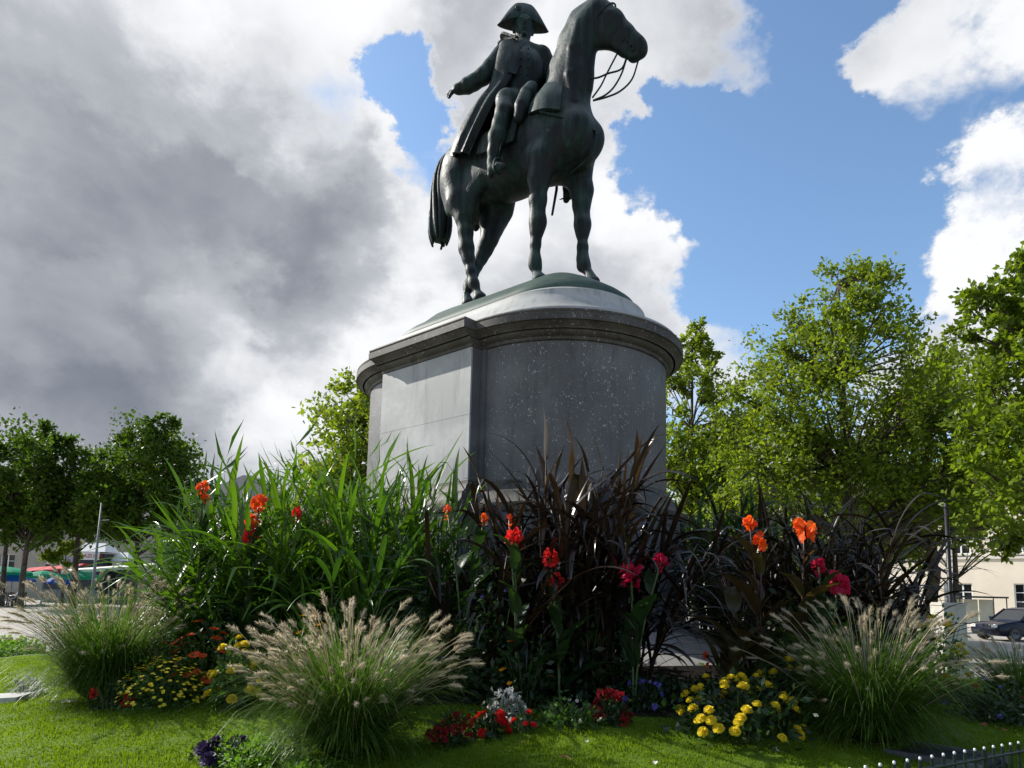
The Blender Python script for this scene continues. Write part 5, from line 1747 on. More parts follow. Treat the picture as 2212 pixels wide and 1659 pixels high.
def window(root, x0, x1, z0, z1, y, shutter=None, sill=True):
    w = empty('window', (0, 0, 0), parent=root)
    cx, cz, W_, H_ = (x0 + x1) / 2, (z0 + z1) / 2, x1 - x0, z1 - z0
    mb = MB()
    f = 0.07
    mb.box((x0 + f / 2, y + 0.16, cz), (f, 0.08, H_)).box((x1 - f / 2, y + 0.16, cz), (f, 0.08, H_))
    mb.box((cx, y + 0.16, z0 + f / 2), (W_ - 2 * f, 0.078, f)).box((cx, y + 0.16, z1 - f / 2), (W_ - 2 * f, 0.078, f))
    mb.box((cx, y + 0.158, cz), (0.09, 0.074, H_ - 2 * f))
    for k in (1, 2):
        mb.box((cx, y + 0.162, z0 + H_ * k / 3), (W_ - 2 * f, 0.05, 0.045))
    mb.obj('frame', M_WPAINT, w)
    for k in (-1, 1):
        MB().box((cx + k * W_ / 4, y + 0.19, cz), (W_ / 2 - f, 0.012, H_ - f)).obj('pane', M_GLASS, w)
    if sill:
        MB().box((cx, y - 0.05, z0 - 0.06), (W_ + 0.3, 0.22, 0.10)).obj('sill', M_TRIM, w)
    if shutter:
        for k in shutter:
            s = MB()
            sx = cx + k * (W_ / 2 + 0.28)
            s.box((sx, y - 0.03, cz), (0.50, 0.05, H_))
            for i in range(9):
                s.box((sx, y - 0.062, z0 + H_ * (i + 0.5) / 9), (0.40, 0.014, H_ / 14))
            s.obj('shutter', M_GSHUT, w)
    return w


HY = 46.0
HS_ = tag(empty('cream_house', (wx(2076, HY), HY, 0), rad(-44)), 'long cream rendered house with white framed windows behind the right trees', 'building')
holes = []
for i in range(-6, 5):
    cx = i * 3.35
    holes.append((cx - 0.55, cx + 0.55, 1.15, 2.90))
    holes.append((cx - 0.55, cx + 0.55, 4.85, 6.75))
facade(HS_, M_CREAM, -22, 19, 8.6, 0, 0.35, holes)
for i, h in enumerate(holes):
    if h[0] > -15:
        window(HS_, *h, 0, (-1,) if i % 4 == 0 else None)
MB().box((-1.5, -0.045, 4.58), (41.2, 0.13, 0.16)).obj('string_course', M_TRIM, HS_)
MB().box((-1.5, -0.12, 8.72), (41.4, 0.6, 0.24)).obj('eaves_cornice', M_TRIM, HS_)
mb = MB()
mb.add([(-22.5, -0.5, 8.84), (19.5, -0.5, 8.84), (16.5, 5, 12.2), (-19.5, 5, 12.2), (-22.5, 10, 8.84), (19.5, 10, 8.84)],
       [(0, 1, 2, 3), (3, 2, 5, 4), (0, 3, 4), (1, 5, 2), (0, 4, 5, 1)])
mb.obj('roof', M_SLATE, HS_)
MB().box((-1.5, 0.8, 4.2), (40.6, 0.2, 8.4)).obj('dim_interior', M_NAVY, HS_)

BH = tag(empty('beige_building', (0, 0, 0)), 'plain beige building in the shade behind the left street trees', 'building')
y = 66.0
holes = [(wx(d, y) - 0.7, wx(d, y) + 0.7, 2.2, 4.2) for d in (25, 130, 245, 345)]
facade(BH, M_BEIGE, wx(-120, y), wx(420, y), 7.2, y, 0.35, holes)
for h in holes:
    window(BH, *h, y)
xa, xb = wx(-120, y) - 0.4, wx(420, y) + 0.4
MB().add([(xa, y - 0.5, 7.2), (xb, y - 0.5, 7.2), (xb, y + 5, 9.4), (xa, y + 5, 9.4)], [(0, 1, 2, 3)]).add([(xa, y - 0.5, 7.05), (xb, y - 0.5, 7.05), (xb, y - 0.5, 7.2), (xa, y - 0.5, 7.2)], [(0, 1, 2, 3)]).obj('roof', M_SLATE, BH)
MB().box(((xa + xb) / 2, y + 0.9, 3.4), (xb - xa - 0.8, 0.2, 6.8)).obj('dim_interior', M_NAVY, BH)

SH_ = tag(empty('slate_roofed_house', (0, 0, 0)), 'pale house whose slate roof peeps above the green strap leaves', 'building')
y = 64.0
xa, xb = wx(395, y), wx(640, y)
holes = [(xa + 1.5 + k * 3.0, xa + 2.7 + k * 3.0, z, z + 1.7) for k in range(3) for z in (1.2, 4.6)]
facade(SH_, M_CREAM, xa, xb, 9.3, y, 0.35, holes)
for h in holes:
    window(SH_, *h, y)
xc = wx(492, y)
MB().add([(xa - 0.4, y - 0.4, 9.3), (xb + 0.4, y - 0.4, 9.3), (xb + 0.4, y + 8, 9.3), (xa - 0.4, y + 8, 9.3), (xc - 0.4, y + 3.8, 12.7), (xc + 0.5, y + 3.8, 12.7)],
         [(0, 1, 5, 4), (1, 2, 5), (2, 3, 4, 5), (3, 0, 4), (0, 3, 2, 1)]).obj('roof', M_SLATE, SH_)
MB().box(((xa + xb) / 2, y + 0.9, 4.7), (xb - xa - 0.8, 0.2, 9.4)).obj('dim_interior', M_NAVY, SH_)

FH = tag(empty('far_terrace', (0, 0, 0)), 'distant pale terrace of houses glimpsed through the plants in the centre', 'building')
y = 72.0
xa, xb = wx(650, y), wx(1560, y)
holes = [(xa + 2 + k * 4.0, xa + 3.3 + k * 4.0, z, z + 1.8) for k in range(10) for z in (1.2, 4.4)]
facade(FH, M_TRIM, xa, xb, 7.4, y, 0.35, holes)
for h in holes:
    window(FH, *h, y, sill=False)
MB().add([(xa, y - 0.4, 7.4), (xb, y - 0.4, 7.4), (xb, y + 5, 10), (xa, y + 5, 10)], [(0, 1, 2, 3)]).obj('roof', M_TILE, FH)
MB().box(((xa + xb) / 2, y + 0.9, 3.6), (xb - xa - 0.8, 0.2, 7.2)).obj('dim_interior', M_NAVY, FH)


# wooded skyline far beyond the square
g = np.random.default_rng(77)
nq = 26000
az_ = g.uniform(rad(-105), rad(105), nq)
rr_ = g.uniform(120, 150, nq)
top_ = 7.0 + 2.2 * np.sin(az_ * 23) + 1.6 * np.sin(az_ * 61 + 1) + 1.0 * np.sin(az_ * 131)
Cq = np.stack([np.sin(az_) * rr_, np.cos(az_) * rr_, top_ * g.random(nq) ** 0.7], 1)
V, F = leaf_cloud(Cq, np.zeros((nq, 3)), 1.3, g)
tag(obj('distant_trees', mesh('distant_trees', V, F, M_LEAF_D)), 'low band of distant trees along the skyline beyond the square', 'trees', kind='stuff')

# ------------------------------------------------------------------ café corner on the left
def kiosk(label, dx, y, w, h, sign, text, tmat, smat, roof):
    x = wx(dx, y)
    k = tag(empty('market_kiosk', (x, y, -0.02)), label, 'kiosk', 'market kiosks')
    MB().box((0, 0.9, h / 2), (w, 1.8, h)).obj('cabin', M_NAVY, k)
    MB().box((0, -0.02, 0.55), (w * 0.94, 0.08, 1.0)).obj('counter', M_STEEL, k)
    s = MB().box((0, -0.10, h - 0.22), (w * sign, 0.06, 0.62)).obj('sign_board', smat, k)
    cu = bpy.data.curves.new('lettering', 'FONT')
    cu.body = text
    cu.size = 0.42
    cu.align_x = 'CENTER'
    cu.align_y = 'CENTER'
    cu.extrude = 0.006
    cu.materials.append(tmat)
    tmp = bpy.data.objects.new('lettering', cu)
    COL.objects.link(tmp)
    bpy.context.view_layer.update()
    me = bpy.data.meshes.new_from_object(tmp.evaluated_get(bpy.context.evaluated_depsgraph_get()))
    bpy.data.objects.remove(tmp)
    t = bpy.data.objects.new('lettering', me)
    COL.objects.link(t)
    t.parent = s
    t.location = (0, -0.14, h - 0.23)
    t.rotation_euler = (rad(90), 0, 0)
    if roof:
        mb = MB()
        a, b = w / 2 + 0.1, w / 2 - 0.35
        mb.add([(-a, -0.1, h + 0.12), (a, -0.1, h + 0.12), (a, 1.9, h + 0.12), (-a, 1.9, h + 0.12), (-b, 0.7, h + 0.85), (b, 0.7, h + 0.85), (b, 1.6, h + 0.85), (-b, 1.6, h + 0.85)],
               [(0, 1, 5, 4), (1, 2, 6, 5), (2, 3, 7, 6), (3, 0, 4, 7), (4, 5, 6, 7), (3, 2, 1, 0)])
        mb.obj('roof', M_WAWN, k)
    return k


kiosk('dark kiosk with a white board lettered in red and a pale tent roof', 200, 54, 2.3, 3.95, 0.74, 'TERAZI N A', M_REDL, M_WPAINT, True)
kiosk('dark kiosk with a lilac grey lettered board above the red awning', 137, 55, 2.2, 3.55, 1.02, 'CEPPPI AIR', M_GREYL, M_LILAC, False)
kiosk('second pale roofed kiosk half hidden by strap leaves', 262, 55, 1.5, 3.3, 0.5, 'A', M_REDL, M_WPAINT, True)


def canopy(name, label, dx0, dx1, y, za, zb, depth, mat, droop=0.25):
    x0, x1 = wx(dx0, y), wx(dx1, y)
    k = tag(empty(name, ((x0 + x1) / 2, y, 0)), label, 'awning', 'café awnings')
    hw = (x1 - x0) / 2
    mb = MB()
    n = 9
    V = []
    for i in range(n + 1):
        u = -hw + 2 * hw * i / n
        z = za + (zb - za) * i / n
        sc = 0.04 * (i % 2)
        V += [(u, -depth / 2, z - droop - sc), (u, 0, z + 0.05), (u, depth / 2, z - 0.02), (u, -depth / 2, z - droop - 0.22 - sc)]
    F = []
    for i in range(n):
        a = 4 * i
        F += [(a, a + 4, a + 5, a + 1), (a + 1, a + 5, a + 6, a + 2), (a + 3, a + 7, a + 4, a)]
    mb.add(V, F)
    mb.obj('cloth', mat, k)
    for u in (-hw + 0.1, hw - 0.1):
        z = za + (zb - za) * (u + hw) / (2 * hw)
        MB().tube([(u, -depth / 2 + 0.08, -0.02), (u, -depth / 2 + 0.08, z - droop)], 0.03, 6).obj('pole', M_STEEL, k)
    return k


canopy('awning', 'red scalloped awning behind the green parasols', 75, 190, 50, 2.55, 2.95, 1.8, M_RAWN)
canopy('awning', 'long white sloping awning in front of the dark kiosk', 158, 345, 48.5, 2.50, 3.05, 1.6, M_WAWN, 0.10)


def parasol(label, dx, y, r, zt_, mat, seed):
    k = tag(empty('parasol', (wx(dx, y), y, -0.02)), label, 'parasol', 'café parasols')
    mb = MB()
    n = 8
    V = [(0, 0, zt_)]
    for j, (q, dz) in enumerate(((0.45, 0.10), (0.8, 0.26), (1.0, 0.40), (1.01, 0.58))):
        for i in range(n * 2):
            a = 2 * math.pi * i / (n * 2) + seed
            sag = 0.965 if i % 2 else 1.0
            V.append((r * q * sag * math.cos(a), r * q * sag * math.sin(a), zt_ - dz * (1.05 if i % 2 else 1.0) + (0.05 if j == 3 and i % 2 else 0)))
    m_ = n * 2
    F = [(0, 1 + i, 1 + (i + 1) % m_) for i in range(m_)]
    for j in range(3):
        for i in range(m_):
            a, b = 1 + j * m_ + i, 1 + j * m_ + (i + 1) % m_
            F.append((a, a + m_, b + m_, b))
    mb.add(V, F)
    mb.obj('canopy', mat, k)
    mb = MB()
    for i in range(n):
        a = 2 * math.pi * i / n + seed
        mb.tube([(0, 0, zt_ - 0.06), (r * 0.98 * math.cos(a), r * 0.98 * math.sin(a), zt_ - 0.42)], 0.012, 4, False)
    mb.obj('ribs', M_STEEL, k)
    MB().tube([(0, 0, 0.05), (0, 0, zt_ + 0.08)], 0.028, 8).obj('pole', M_STEEL, k)
    MB().lathe([(0.28, 0), (0.28, 0.06), (0.06, 0.12), (0.05, 0.3)], 14).obj('base', M_CONC, k)


parasol('leftmost green parasol cut by the left edge of the picture', 22, 47, 1.75, 2.62, M_GPAR, 0.1)
parasol('middle one of the three green parasols', 106, 48, 1.10, 2.42, M_GPAR, 0.4)
parasol('rightmost green parasol, just above the fountain grass plumes', 182, 46, 1.50, 2.40, M_GPAR, 0.2)
parasol('blue parasol below the leftmost green one', 40, 49, 1.45, 2.16, M_BPAR, 0.3)
parasol('small blue parasol below the rightmost green one', 138, 47.5, 0.8, 2.05, M_BPAR, 0.0)


def chair():
    k = empty('cafe_chair', (0, 0, 0))
    MB().box((0, 0, 0.45), (0.44, 0.44, 0.035)).obj('seat', M_BLACK, k)
    b = MB()
    for i in range(4):
        b.box((-0.21, -0.15 + 0.1 * i, 0.72), (0.03, 0.04, 0.34))
    b.box((-0.21, 0, 0.90), (0.034, 0.42, 0.06))
    b.obj('backrest', M_BLACK, k)
    for sx in (-0.2, 0.2):
        for sy in (-0.2, 0.2):
            MB().tube([(sx, sy, 0.0), (sx * 0.95, sy * 0.95, 0.44)], 0.018, 5).obj('leg', M_BLACK, k)
    return k


def copy_tree(o, parent=None):
    c = o.copy()
    COL.objects.link(c)
    c.parent = parent
    for ch in list(o.children):
        copy_tree(ch, c)
    return c


def table():
    k = empty('cafe_table', (0, 0, 0))
    MB().lathe([(0.40, 0.72), (0.42, 0.735), (0.40, 0.75)], 18).obj('table_top', M_BLACK, k)
    MB().tube([(0, 0, 0.03), (0, 0, 0.72)], 0.03, 6).obj('post', M_BLACK, k)
    MB().lathe([(0.24, 0), (0.24, 0.025), (0.05, 0.05)], 12).obj('foot', M_BLACK, k)
    return k


pc, pt = chair(), table()
tab_at = [(8, 43.2, 'black round café table nearest the left edge'), (34, 43.8, 'black round café table in the middle of the terrace'), (54, 43.0, 'black round café table next to the seated guest')]
for i, (dx, y, lb) in enumerate(tab_at):
    t = pt if i == 0 else copy_tree(pt)
    t.location = (wx(dx, y), y, -0.025)
    tag(t, lb, 'table', 'café tables')
names = ['left of the leftmost table', 'right of the leftmost table', 'in front of the leftmost table', 'left of the middle table', 'right of the middle table', 'in front of the middle table', 'left of the guest table', 'in front of the guest table']
ch_at = [(0, -0.8, 0, 0), (0, 0.75, 0.1, math.pi), (0, 0.1, -0.8, math.pi / 2), (1, -0.75, 0.1, 0), (1, 0.7, 0.2, math.pi), (1, -0.1, -0.8, 1.4), (2, -0.72, 0.1, 0.1), (2, 0.0, -0.78, 1.6)]
for i, (ti, ox, oy, rz) in enumerate(ch_at):
    c = pc if i == 0 else copy_tree(pc)
    dx, y, _ = tab_at[ti]
    c.location = (wx(dx, y) + ox, y + oy, -0.025)
    c.rotation_euler = (0, 0, rz)
    tag(c, 'black café chair ' + names[i], 'chair', 'café chairs')
gx = wx(62, 43.0)
gc = copy_tree(pc)
gc.location = (gx, 43.0, -0.025)
gc.rotation_euler = (0, 0, math.pi)
tag(gc, 'black café chair under the guest in the white shirt', 'chair', 'café chairs')


# ------------------------------------------------------------------ people
M_SKIN = plain('skin', (0.42, 0.26, 0.18), 0.6, 0.08, 8.0)
M_SHIRT = plain('white_shirt', (0.62, 0.66, 0.76), 0.8, 0.06, 6.0)
M_CLOTH = plain('dark_clothes', (0.02, 0.022, 0.028), 0.85, 0.2, 6.0)
M_HAIR = plain('dark_hair', (0.02, 0.015, 0.012), 0.6, 0.2, 9.0)


def person_mesh(J, k=0.05, vox=0.022):
    pr_ = [ell(J['head'], (0.095, 0.078, 0.118), 0.03), ell(np.array(J['head']) + np.array(J['face']) * 0.095, (0.022, 0.018, 0.024), 0.02)]
    pr_ += chain([(*J['neck'], 0.055), (*(np.array(J['head']) - np.array([0, 0, 0.06])), 0.055)], 0.03)
    pr_ += chain([(*J['pelvis'], 0.155), (*J['waist'], 0.135), (*J['chest'], 0.165), (*J['neck'], 0.07)], k)
    for s in ('l', 'r'):
        pr_ += chain([(*J['chest_' + s], 0.075), (*J['elbow_' + s], 0.05), (*J['wrist_' + s], 0.034)], k)
        w, e = np.array(J['wrist_' + s]), np.array(J['elbow_' + s])
        d = (w - e) / np.linalg.norm(w - e)
        pr_ += [ell(w + d * 0.05, (0.04, 0.03, 0.045), 0.02)]
        for q in range(4):
            o_ = np.array([0.0, (q - 1.5) * 0.018, 0.0])
            pr_ += chain([(*(w + d * 0.08 + o_), 0.011), (*(w + d * (0.15 - 0.01 * abs(q - 1.5)) + o_), 0.009)], 0.008)
        pr_ += chain([(*(w + d * 0.03 + np.array([0, 0.03, 0.0])), 0.012), (*(w + d * 0.09 + np.array([0, 0.05, 0.01])), 0.01)], 0.008)
        pr_ += chain([(*J['hip_' + s], 0.10), (*J['knee_' + s], 0.065), (*J['ankle_' + s], 0.042), (*J['toe_' + s], 0.036)], 0.05)
    return sdf_mesh(pr_, vox)


def person(name, label, loc, rz, J, top, legs):
    root = tag(empty(name, loc, rz), label, 'person')
    V, F = person_mesh(J)
    me = mesh('body', V, F, M_SKIN, True)
    me.materials.append(top)
    me.materials.append(legs)
    me.materials.append(M_HAIR)
    zc = V[F].mean(1)
    idx = np.zeros(len(F), np.int32)
    nk = J['neck'][2]
    idx[zc[:, 2] < nk + 0.01] = 1
    wr = np.minimum(np.linalg.norm(zc - np.array(J['wrist_l']), axis=1), np.linalg.norm(zc - np.array(J['wrist_r']), axis=1))
    lowerz = J['pelvis'][2] + 0.06
    dx_ = zc[:, 0] - J['pelvis'][0]
    idx[(idx == 1) & ((zc[:, 2] < lowerz) & (wr > 0.22))] = 2
    idx[(wr < 0.18) & (zc[:, 2] < nk)] = 0
    hd_ = np.array(J['head'])
    fc = np.array(J['face'])
    idx[(zc[:, 2] > hd_[2] - 0.03) & (((zc - hd_) @ fc) < 0.045 + 0.02 * 0)] = 3
    me.polygons.foreach_set('material_index', idx)
    obj('body', me, root)
    return root


SIT = dict(face=(1, 0, -0.2), head=(0.10, 0, 1.20), neck=(0.03, 0, 1.03), chest=(0.02, 0, 0.86), waist=(-0.02, 0, 0.68), pelvis=(-0.04, 0, 0.54),
           chest_l=(0.03, 0.18, 0.93), elbow_l=(0.14, 0.23, 0.72), wrist_l=(0.36, 0.16, 0.77), chest_r=(0.03, -0.18, 0.93), elbow_r=(0.14, -0.23, 0.72), wrist_r=(0.36, -0.14, 0.77),
           hip_l=(-0.02, 0.09, 0.53), knee_l=(0.40, 0.11, 0.52), ankle_l=(0.40, 0.11, 0.09), toe_l=(0.56, 0.12, 0.04), hip_r=(-0.02, -0.09, 0.53), knee_r=(0.40, -0.11, 0.52), ankle_r=(0.40, -0.11, 0.09), toe_r=(0.56, -0.12, 0.04))
person('person', 'seated person in a white shirt leaning over a café table', (gx, 43.0, -0.025), math.pi, SIT, M_SHIRT, M_CLOTH)
STD = dict(face=(1, 0, 0), head=(0.03, 0, 1.63), neck=(0, 0, 1.46), chest=(0, 0, 1.28), waist=(0, 0, 1.08), pelvis=(0, 0, 0.94),
           chest_l=(0, 0.19, 1.38), elbow_l=(-0.02, 0.25, 1.10), wrist_l=(0.10, 0.22, 0.88), chest_r=(0, -0.19, 1.38), elbow_r=(0.0, -0.26, 1.10), wrist_r=(0.14, -0.22, 0.90),
           hip_l=(0, 0.09, 0.92), knee_l=(0.03, 0.10, 0.50), ankle_l=(-0.02, 0.10, 0.09), toe_l=(0.16, 0.11, 0.04), hip_r=(0, -0.09, 0.92), knee_r=(0.06, -0.10, 0.50), ankle_r=(0.06, -0.10, 0.09), toe_r=(0.22, -0.11, 0.04))
person('person', 'standing person in dark clothes between the parked cars and the white post', (wx(2012, 36), 36, -0.025), rad(-120), STD, M_CLOTH, M_CLOTH)


# ------------------------------------------------------------------ parked cars
def car(label, x, y, rz, paint):
    k = tag(empty('parked_car', (x, y, -0.025), rz), label, 'car', 'parked cars')
    # body: cross-sections along the length (x from nose to tail)
    secs = [(-2.10, 0.62, 0.38, 0.58), (-2.02, 0.78, 0.25, 0.70), (-1.7, 0.85, 0.20, 0.78), (-1.0, 0.88, 0.19, 0.90), (-0.4, 0.89, 0.19, 0.94), (0.8, 0.89, 0.19, 0.96), (1.6, 0.88, 0.20, 0.97), (2.0, 0.84, 0.26, 0.95), (2.10, 0.74, 0.40, 0.80)]
    V, F = [], []
    for sx, hw, z0, z1 in secs:
        zm = (z0 + z1) / 2
        ring = [(hw * 0.88, z0), (hw, z0 + 0.12), (hw * 1.0, zm), (hw * 0.985, z1 - 0.10), (hw * 0.90, z1), (0, z1 + 0.025), (-hw * 0.90, z1), (-hw * 0.985, z1 - 0.10), (-hw, zm), (-hw, z0 + 0.12), (-hw * 0.88, z0)]
        V += [(sx, a, b) for a, b in ring]
    m_ = 11
    for i in range(len(secs) - 1):
        for q in range(m_):
            q2 = (q + 1) % m_
            F.append((i * m_ + q, (i + 1) * m_ + q, (i + 1) * m_ + q2, i * m_ + q2))
    F += [tuple(range(m_)), tuple(len(V) - 1 - q for q in range(m_))]
    b = obj('body', mesh('body', V, F, paint), k)
    auto_smooth(b, 40)
    # glasshouse and roof
    g0 = [(-1.05, 0.80, 0.92), (-0.35, 0.64, 1.40), (1.10, 0.62, 1.42), (1.85, 0.74, 0.98)]
    V = []
    for sx, hw, z in g0:
        V += [(sx, hw, z), (sx, -hw, z)]
    base = [(-0.95, 0.82, 0.90), (0.2, 0.84, 0.92), (1.78, 0.80, 0.93)]
    V2 = [(-0.98, 0.80, 0.88), (1.80, 0.78, 0.90), (1.08, 0.63, 1.41), (-0.36, 0.645, 1.39)]
    gm = MB()
    for s in (1, -1):
        q = [(a, s * w, z) for a, w, z in V2]
        gm.add(q, [(0, 1, 2, 3) if s < 0 else (3, 2, 1, 0)])
    gm.add([(-0.98, -0.80, 0.88), (-0.98, 0.80, 0.88), (-0.36, 0.645, 1.39), (-0.36, -0.645, 1.39)], [(3, 2, 1, 0)])
    gm.add([(1.80, -0.78, 0.90), (1.80, 0.78, 0.90), (1.08, 0.63, 1.41), (1.08, -0.63, 1.41)], [(0, 1, 2, 3)])
    gm.obj('windows', M_GLASS, k)
    rm = MB()
    rm.add([(-0.40, -0.65, 1.385), (-0.40, 0.65, 1.385), (1.12, 0.64, 1.405), (1.12, -0.64, 1.405), (-0.1, -0.5, 1.46), (-0.1, 0.5, 1.46), (0.9, 0.5, 1.465), (0.9, -0.5, 1.465)],
           [(0, 4, 5, 1), (1, 5, 6, 2), (2, 6, 7, 3), (3, 7, 4, 0), (4, 7, 6, 5), (0, 1, 2, 3)])
    for s in (1, -1):
        for pa, pb in (((-1.0, 0.81, 0.89), (-0.37, 0.655, 1.40)), ((0.30, 0.845, 0.90), (0.30, 0.65, 1.40)), ((1.82, 0.79, 0.90), (1.09, 0.64, 1.41))):
            rm.tube([(pa[0], s * pa[1], pa[2]), (pb[0], s * pb[1], pb[2])], 0.035, 5)
    rm.obj('roof', paint, k)
    for sx in (-1.35, 1.30):
        for s in (1, -1):
            w = empty('wheel', (sx, s * 0.80, 0.32), parent=k)
            t = MB().lathe([(0.20, -0.10), (0.31, -0.10), (0.32, -0.06), (0.32, 0.06), (0.31, 0.10), (0.20, 0.10)], 20, cap=False).obj('tyre', M_BLACK, w)
            t.rotation_euler = (rad(90), 0, 0)
            r = MB().lathe([(0.205, -0.07), (0.205, 0.085), (0.08, 0.05), (0.03, 0.07)], 16).obj('rim', M_STEEL, w)
            r.rotation_euler = (rad(-90 * s), 0, 0)
    for s in (1, -1):
        MB().box((-2.06, s * 0.56, 0.64), (0.10, 0.26, 0.12)).obj('headlight', M_WPAINT, k)
        MB().box((2.07, s * 0.62, 0.80), (0.08, 0.18, 0.20)).obj('tail_light', M_RAWN, k)
        MB().box((-0.80, s * 0.94, 0.98), (0.10, 0.16, 0.11)).obj('door_mirror', paint, k)


M_BLUEP = plain('dark_blue_car_paint', (0.006, 0.007, 0.024), 0.25, 0.1, 3.0, 0.4)
M_DGREYP = plain('black_car_paint', (0.010, 0.012, 0.013), 0.2, 0.1, 3.0, 0.7)
car('dark blue car parked at the right edge before the cream house', wx(2205, 31), 31, rad(8), M_BLUEP)
car('black car half hidden behind the right fountain grass', wx(1965, 38), 38, rad(4), M_DGREYP)

# ------------------------------------------------------------------ street furniture
bx, by = wx(2042, 12.5), 12.5
PST = tag(empty('concrete_post', (bx, by, gz(bx, by) - 0.05)), 'stout white concrete post among yellow flowers on the right', 'post')
hz_ = zt(1302, 12.5, 2042) - (gz(bx, by) - 0.05)
mb = MB()
mb.box((0, 0, hz_ * 0.5 - 0.02), (0.40, 0.40, hz_ - 0.04)).box((0, 0, hz_ - 0.02), (0.43, 0.43, 0.05))
mb.obj('shaft', M_CONC, PST)
mb = MB()
mb.box((0, 0, 0.08), (0.50, 0.50, 0.16))
mb.obj('foot', M_CONC, PST)

lx, ly = wx(2049, 15), 15.0
LMP = tag(empty('sign_pole', (lx, ly, -0.03)), 'thin dark pole standing behind the white concrete post', 'pole')
MB().tube([(0, 0, 0), (0, 0, 1.0), (0, 0, 3.7)], [0.055, 0.05, 0.045], 8).obj('shaft', M_BLACK, LMP, True)
MB().lathe([(0.10, 0), (0.10, 0.08), (0.06, 0.2), (0.055, 0.4)], 10).obj('foot', M_BLACK, LMP)
MB().lathe([(0.05, 3.7), (0.055, 3.74), (0.02, 3.80)], 10).obj('cap', M_BLACK, LMP)

lx, ly = wx(212, 24), 24.0
LMP2 = tag(empty('street_lamp', (lx, ly, -0.03)), 'slim grey lamp post rising before the white tent roof on the left', 'lamp', 'street lamps')
ztop = zt(1085, 24, 212)
MB().tube([(0, 0, 0), (0.02, 0, 1.4), (0.06, 0, ztop)], [0.085, 0.06, 0.025], 8).obj('pole', M_STEEL, LMP2, True)
MB().tube([(0.06, 0, ztop * 0.86), (0.38, 0, ztop * 0.865)], 0.014, 5).obj('bracket', M_STEEL, LMP2)
MB().lathe([(0.14, 0), (0.14, 0.10), (0.09, 0.25)], 10).obj('foot', M_STEEL, LMP2)

sx, sy = wx(2105, 41), 41.0
SHL = tag(empty('bus_shelter', (sx, sy, -0.025)), 'small shelter with flat dark roof and pale panels before the cream house', 'shelter')
MB().box((0, 0, 1.98), (2.9, 1.3, 0.10)).obj('roof', M_BLACK, SHL)
for u in (-1.38, 1.38):
    for v in (-0.55, 0.55):
        MB().tube([(u, v, 0), (u, v, 1.95)], 0.03, 6).obj('leg', M_BLACK, SHL)
for u in (-0.92, 0.0, 0.92):
    MB().box((u, 0.58, 1.12), (0.86, 0.03, 1.45)).obj('panel', plain('pale_panel', (0.52, 0.52, 0.42), 0.4, 0.08, 2.0) if u < -0.5 else bpy.data.materials['pale_panel'], SHL)

# iron railing at the lower right, its knobs coloured white for their highlights
FE0, FE1 = Vector((1.527, 3.3, 0)), Vector((3.62, 4.9, 0))
RLG = tag(empty('iron_railing', (FE0.x, FE0.y, 0)), 'dark green iron railing with bars tipped in white for their glints at the lower right', 'railing')
dv = FE1 - FE0


def rail_top(t):
    return 0.76 - 0.15 * t


def rpos(t, z):
    return Vector((dv.x * t, dv.y * t, z))


for i in range(-5, 27):
    t = i / 17
    big = i % 7 == 5
    MB().tube([rpos(t, -0.03), rpos(t, rail_top(t) + 0.030)], 0.016 if big else 0.0095, 6).obj('bar', M_GREEN, RLG)
    MB().lathe([(0.005, -0.009), (0.0078, -0.003), (0.0078, 0.003), (0.005, 0.009)], 8, c=rpos(t, rail_top(t) + 0.04)).obj('knob', M_FINIAL, RLG, True)
for dz, r in ((-0.02, 0.011), (-0.50, 0.012)):
    MB().tube([rpos(t, rail_top(t) + dz) for t in np.linspace(-0.3, 1.55, 24)], r, 6).obj('rail', M_GREEN, RLG, True)

# stone hatch with a metal lid behind the railing
hx, hy = 3.42, 5.50
HAT = tag(empty('stone_hatch', (hx, hy, gz(hx, hy) - 0.10), rad(40)), 'low grey hatch with stone rims behind the iron railing', 'hatch')
MB().box((0, 0, 0.06), (0.46, 0.62, 0.16)).obj('lid', M_NAVY, HAT)
for u in (-0.26, 0.26):
    MB().box((u, 0, 0.065), (0.055, 0.68, 0.20)).obj('rim', M_SOCLE, HAT)
MB().box((0, -0.335, 0.0), (0.46, 0.03, 0.24)).obj('grating', M_GREEN, HAT)


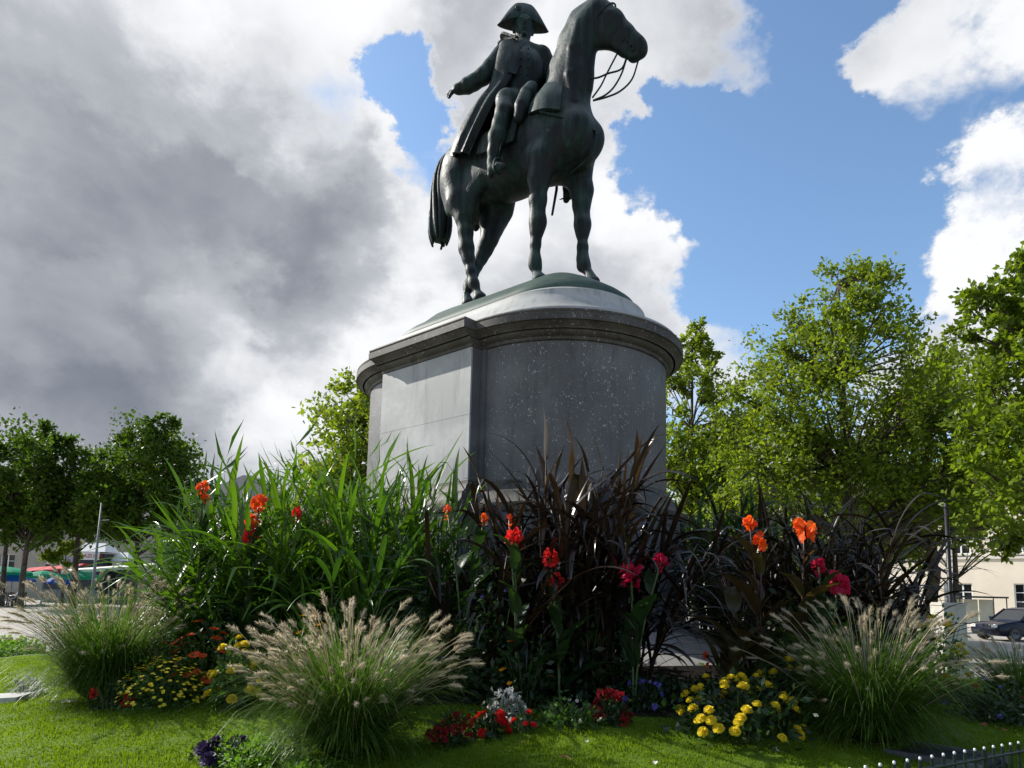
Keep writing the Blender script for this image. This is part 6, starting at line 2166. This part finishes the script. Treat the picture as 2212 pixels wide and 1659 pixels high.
# ------------------------------------------------------------------ fallen petals and leaves on the lawn
M_DRYLEAF = leafy('dry_leaf', (0.30, 0.17, 0.07), (0.42, 0.28, 0.14), 0.3, (1.2, 1.1, 0.9), 0.7, 0.2)
M_PETAL = leafy('fallen_petal', (0.70, 0.64, 0.55), (0.78, 0.74, 0.68), 0.3, (1.1, 1.1, 1.0), 0.6, 0.2)
M_RUST = leafy('rusty_leaf', (0.26, 0.10, 0.05), (0.36, 0.16, 0.08), 0.3, (1.2, 1.1, 0.9), 0.7, 0.2)


def lawn_hit(dx, dy):
    d = Vector(pdir(dx, dy))
    o = Vector((0, 0, 1.6))
    t = 1.0
    while t < 40:
        p = o + d * t
        if p.z < gz(p.x, p.y) + 0.03:
            break
        t += 0.01
    return p


def fallen(label, dx, dy, L, mat, seed, petals=1):
    R_ = random.Random(seed)
    p = lawn_hit(dx, dy)
    root = tag(empty('fallen_leaf' if mat is not M_PETAL else 'fallen_petal', p + Vector((0, 0, 0.012)), R_.uniform(0, 6)), label, 'leaf' if mat is not M_PETAL else 'petal', 'fallen leaves and petals')
    for i in range(petals):
        me = mesh('blade', *broad_leaf(R_, L, L * 0.5, rad(60 + R_.uniform(-8, 8)), rad(125)), mat, True)
        obj('blade', me, root, (0, 0, 0), (R_.uniform(-0.3, 0.3), 0, 1.9 * i + R_.uniform(-0.3, 0.3)))


fallen('pair of white petals lying on the left lawn', 147, 1520, 0.075, M_PETAL, 1, 3)
fallen('curled brown leaf on the sunlit lawn at the bottom', 1208, 1640, 0.105, M_DRYLEAF, 2)
fallen('white petal on the lawn right above the curled brown leaf', 1268, 1607, 0.045, M_PETAL, 3)
fallen('white petal at the very bottom edge right of the curled leaf', 1415, 1655, 0.05, M_PETAL, 4)
fallen('small pinkish leaf on the shaded lawn left of the curled leaf', 1135, 1606, 0.045, M_DRYLEAF, 5)
fallen('tiny rusty leaf on the lawn below the yellow marigolds', 1545, 1592, 0.045, M_RUST, 6)
fallen('rusty leaf lying alone in the right hand shade', 2150, 1560, 0.07, M_RUST, 7)
fallen('longest rusty leaf on the right hand lawn', 2130, 1572, 0.10, M_RUST, 8)
fallen('rusty leaf nearest the right edge above the railing', 2178, 1583, 0.06, M_RUST, 9)
fallen('pale dry leaf lower left of the stone hatch', 1850, 1605, 0.06, M_DRYLEAF, 10)
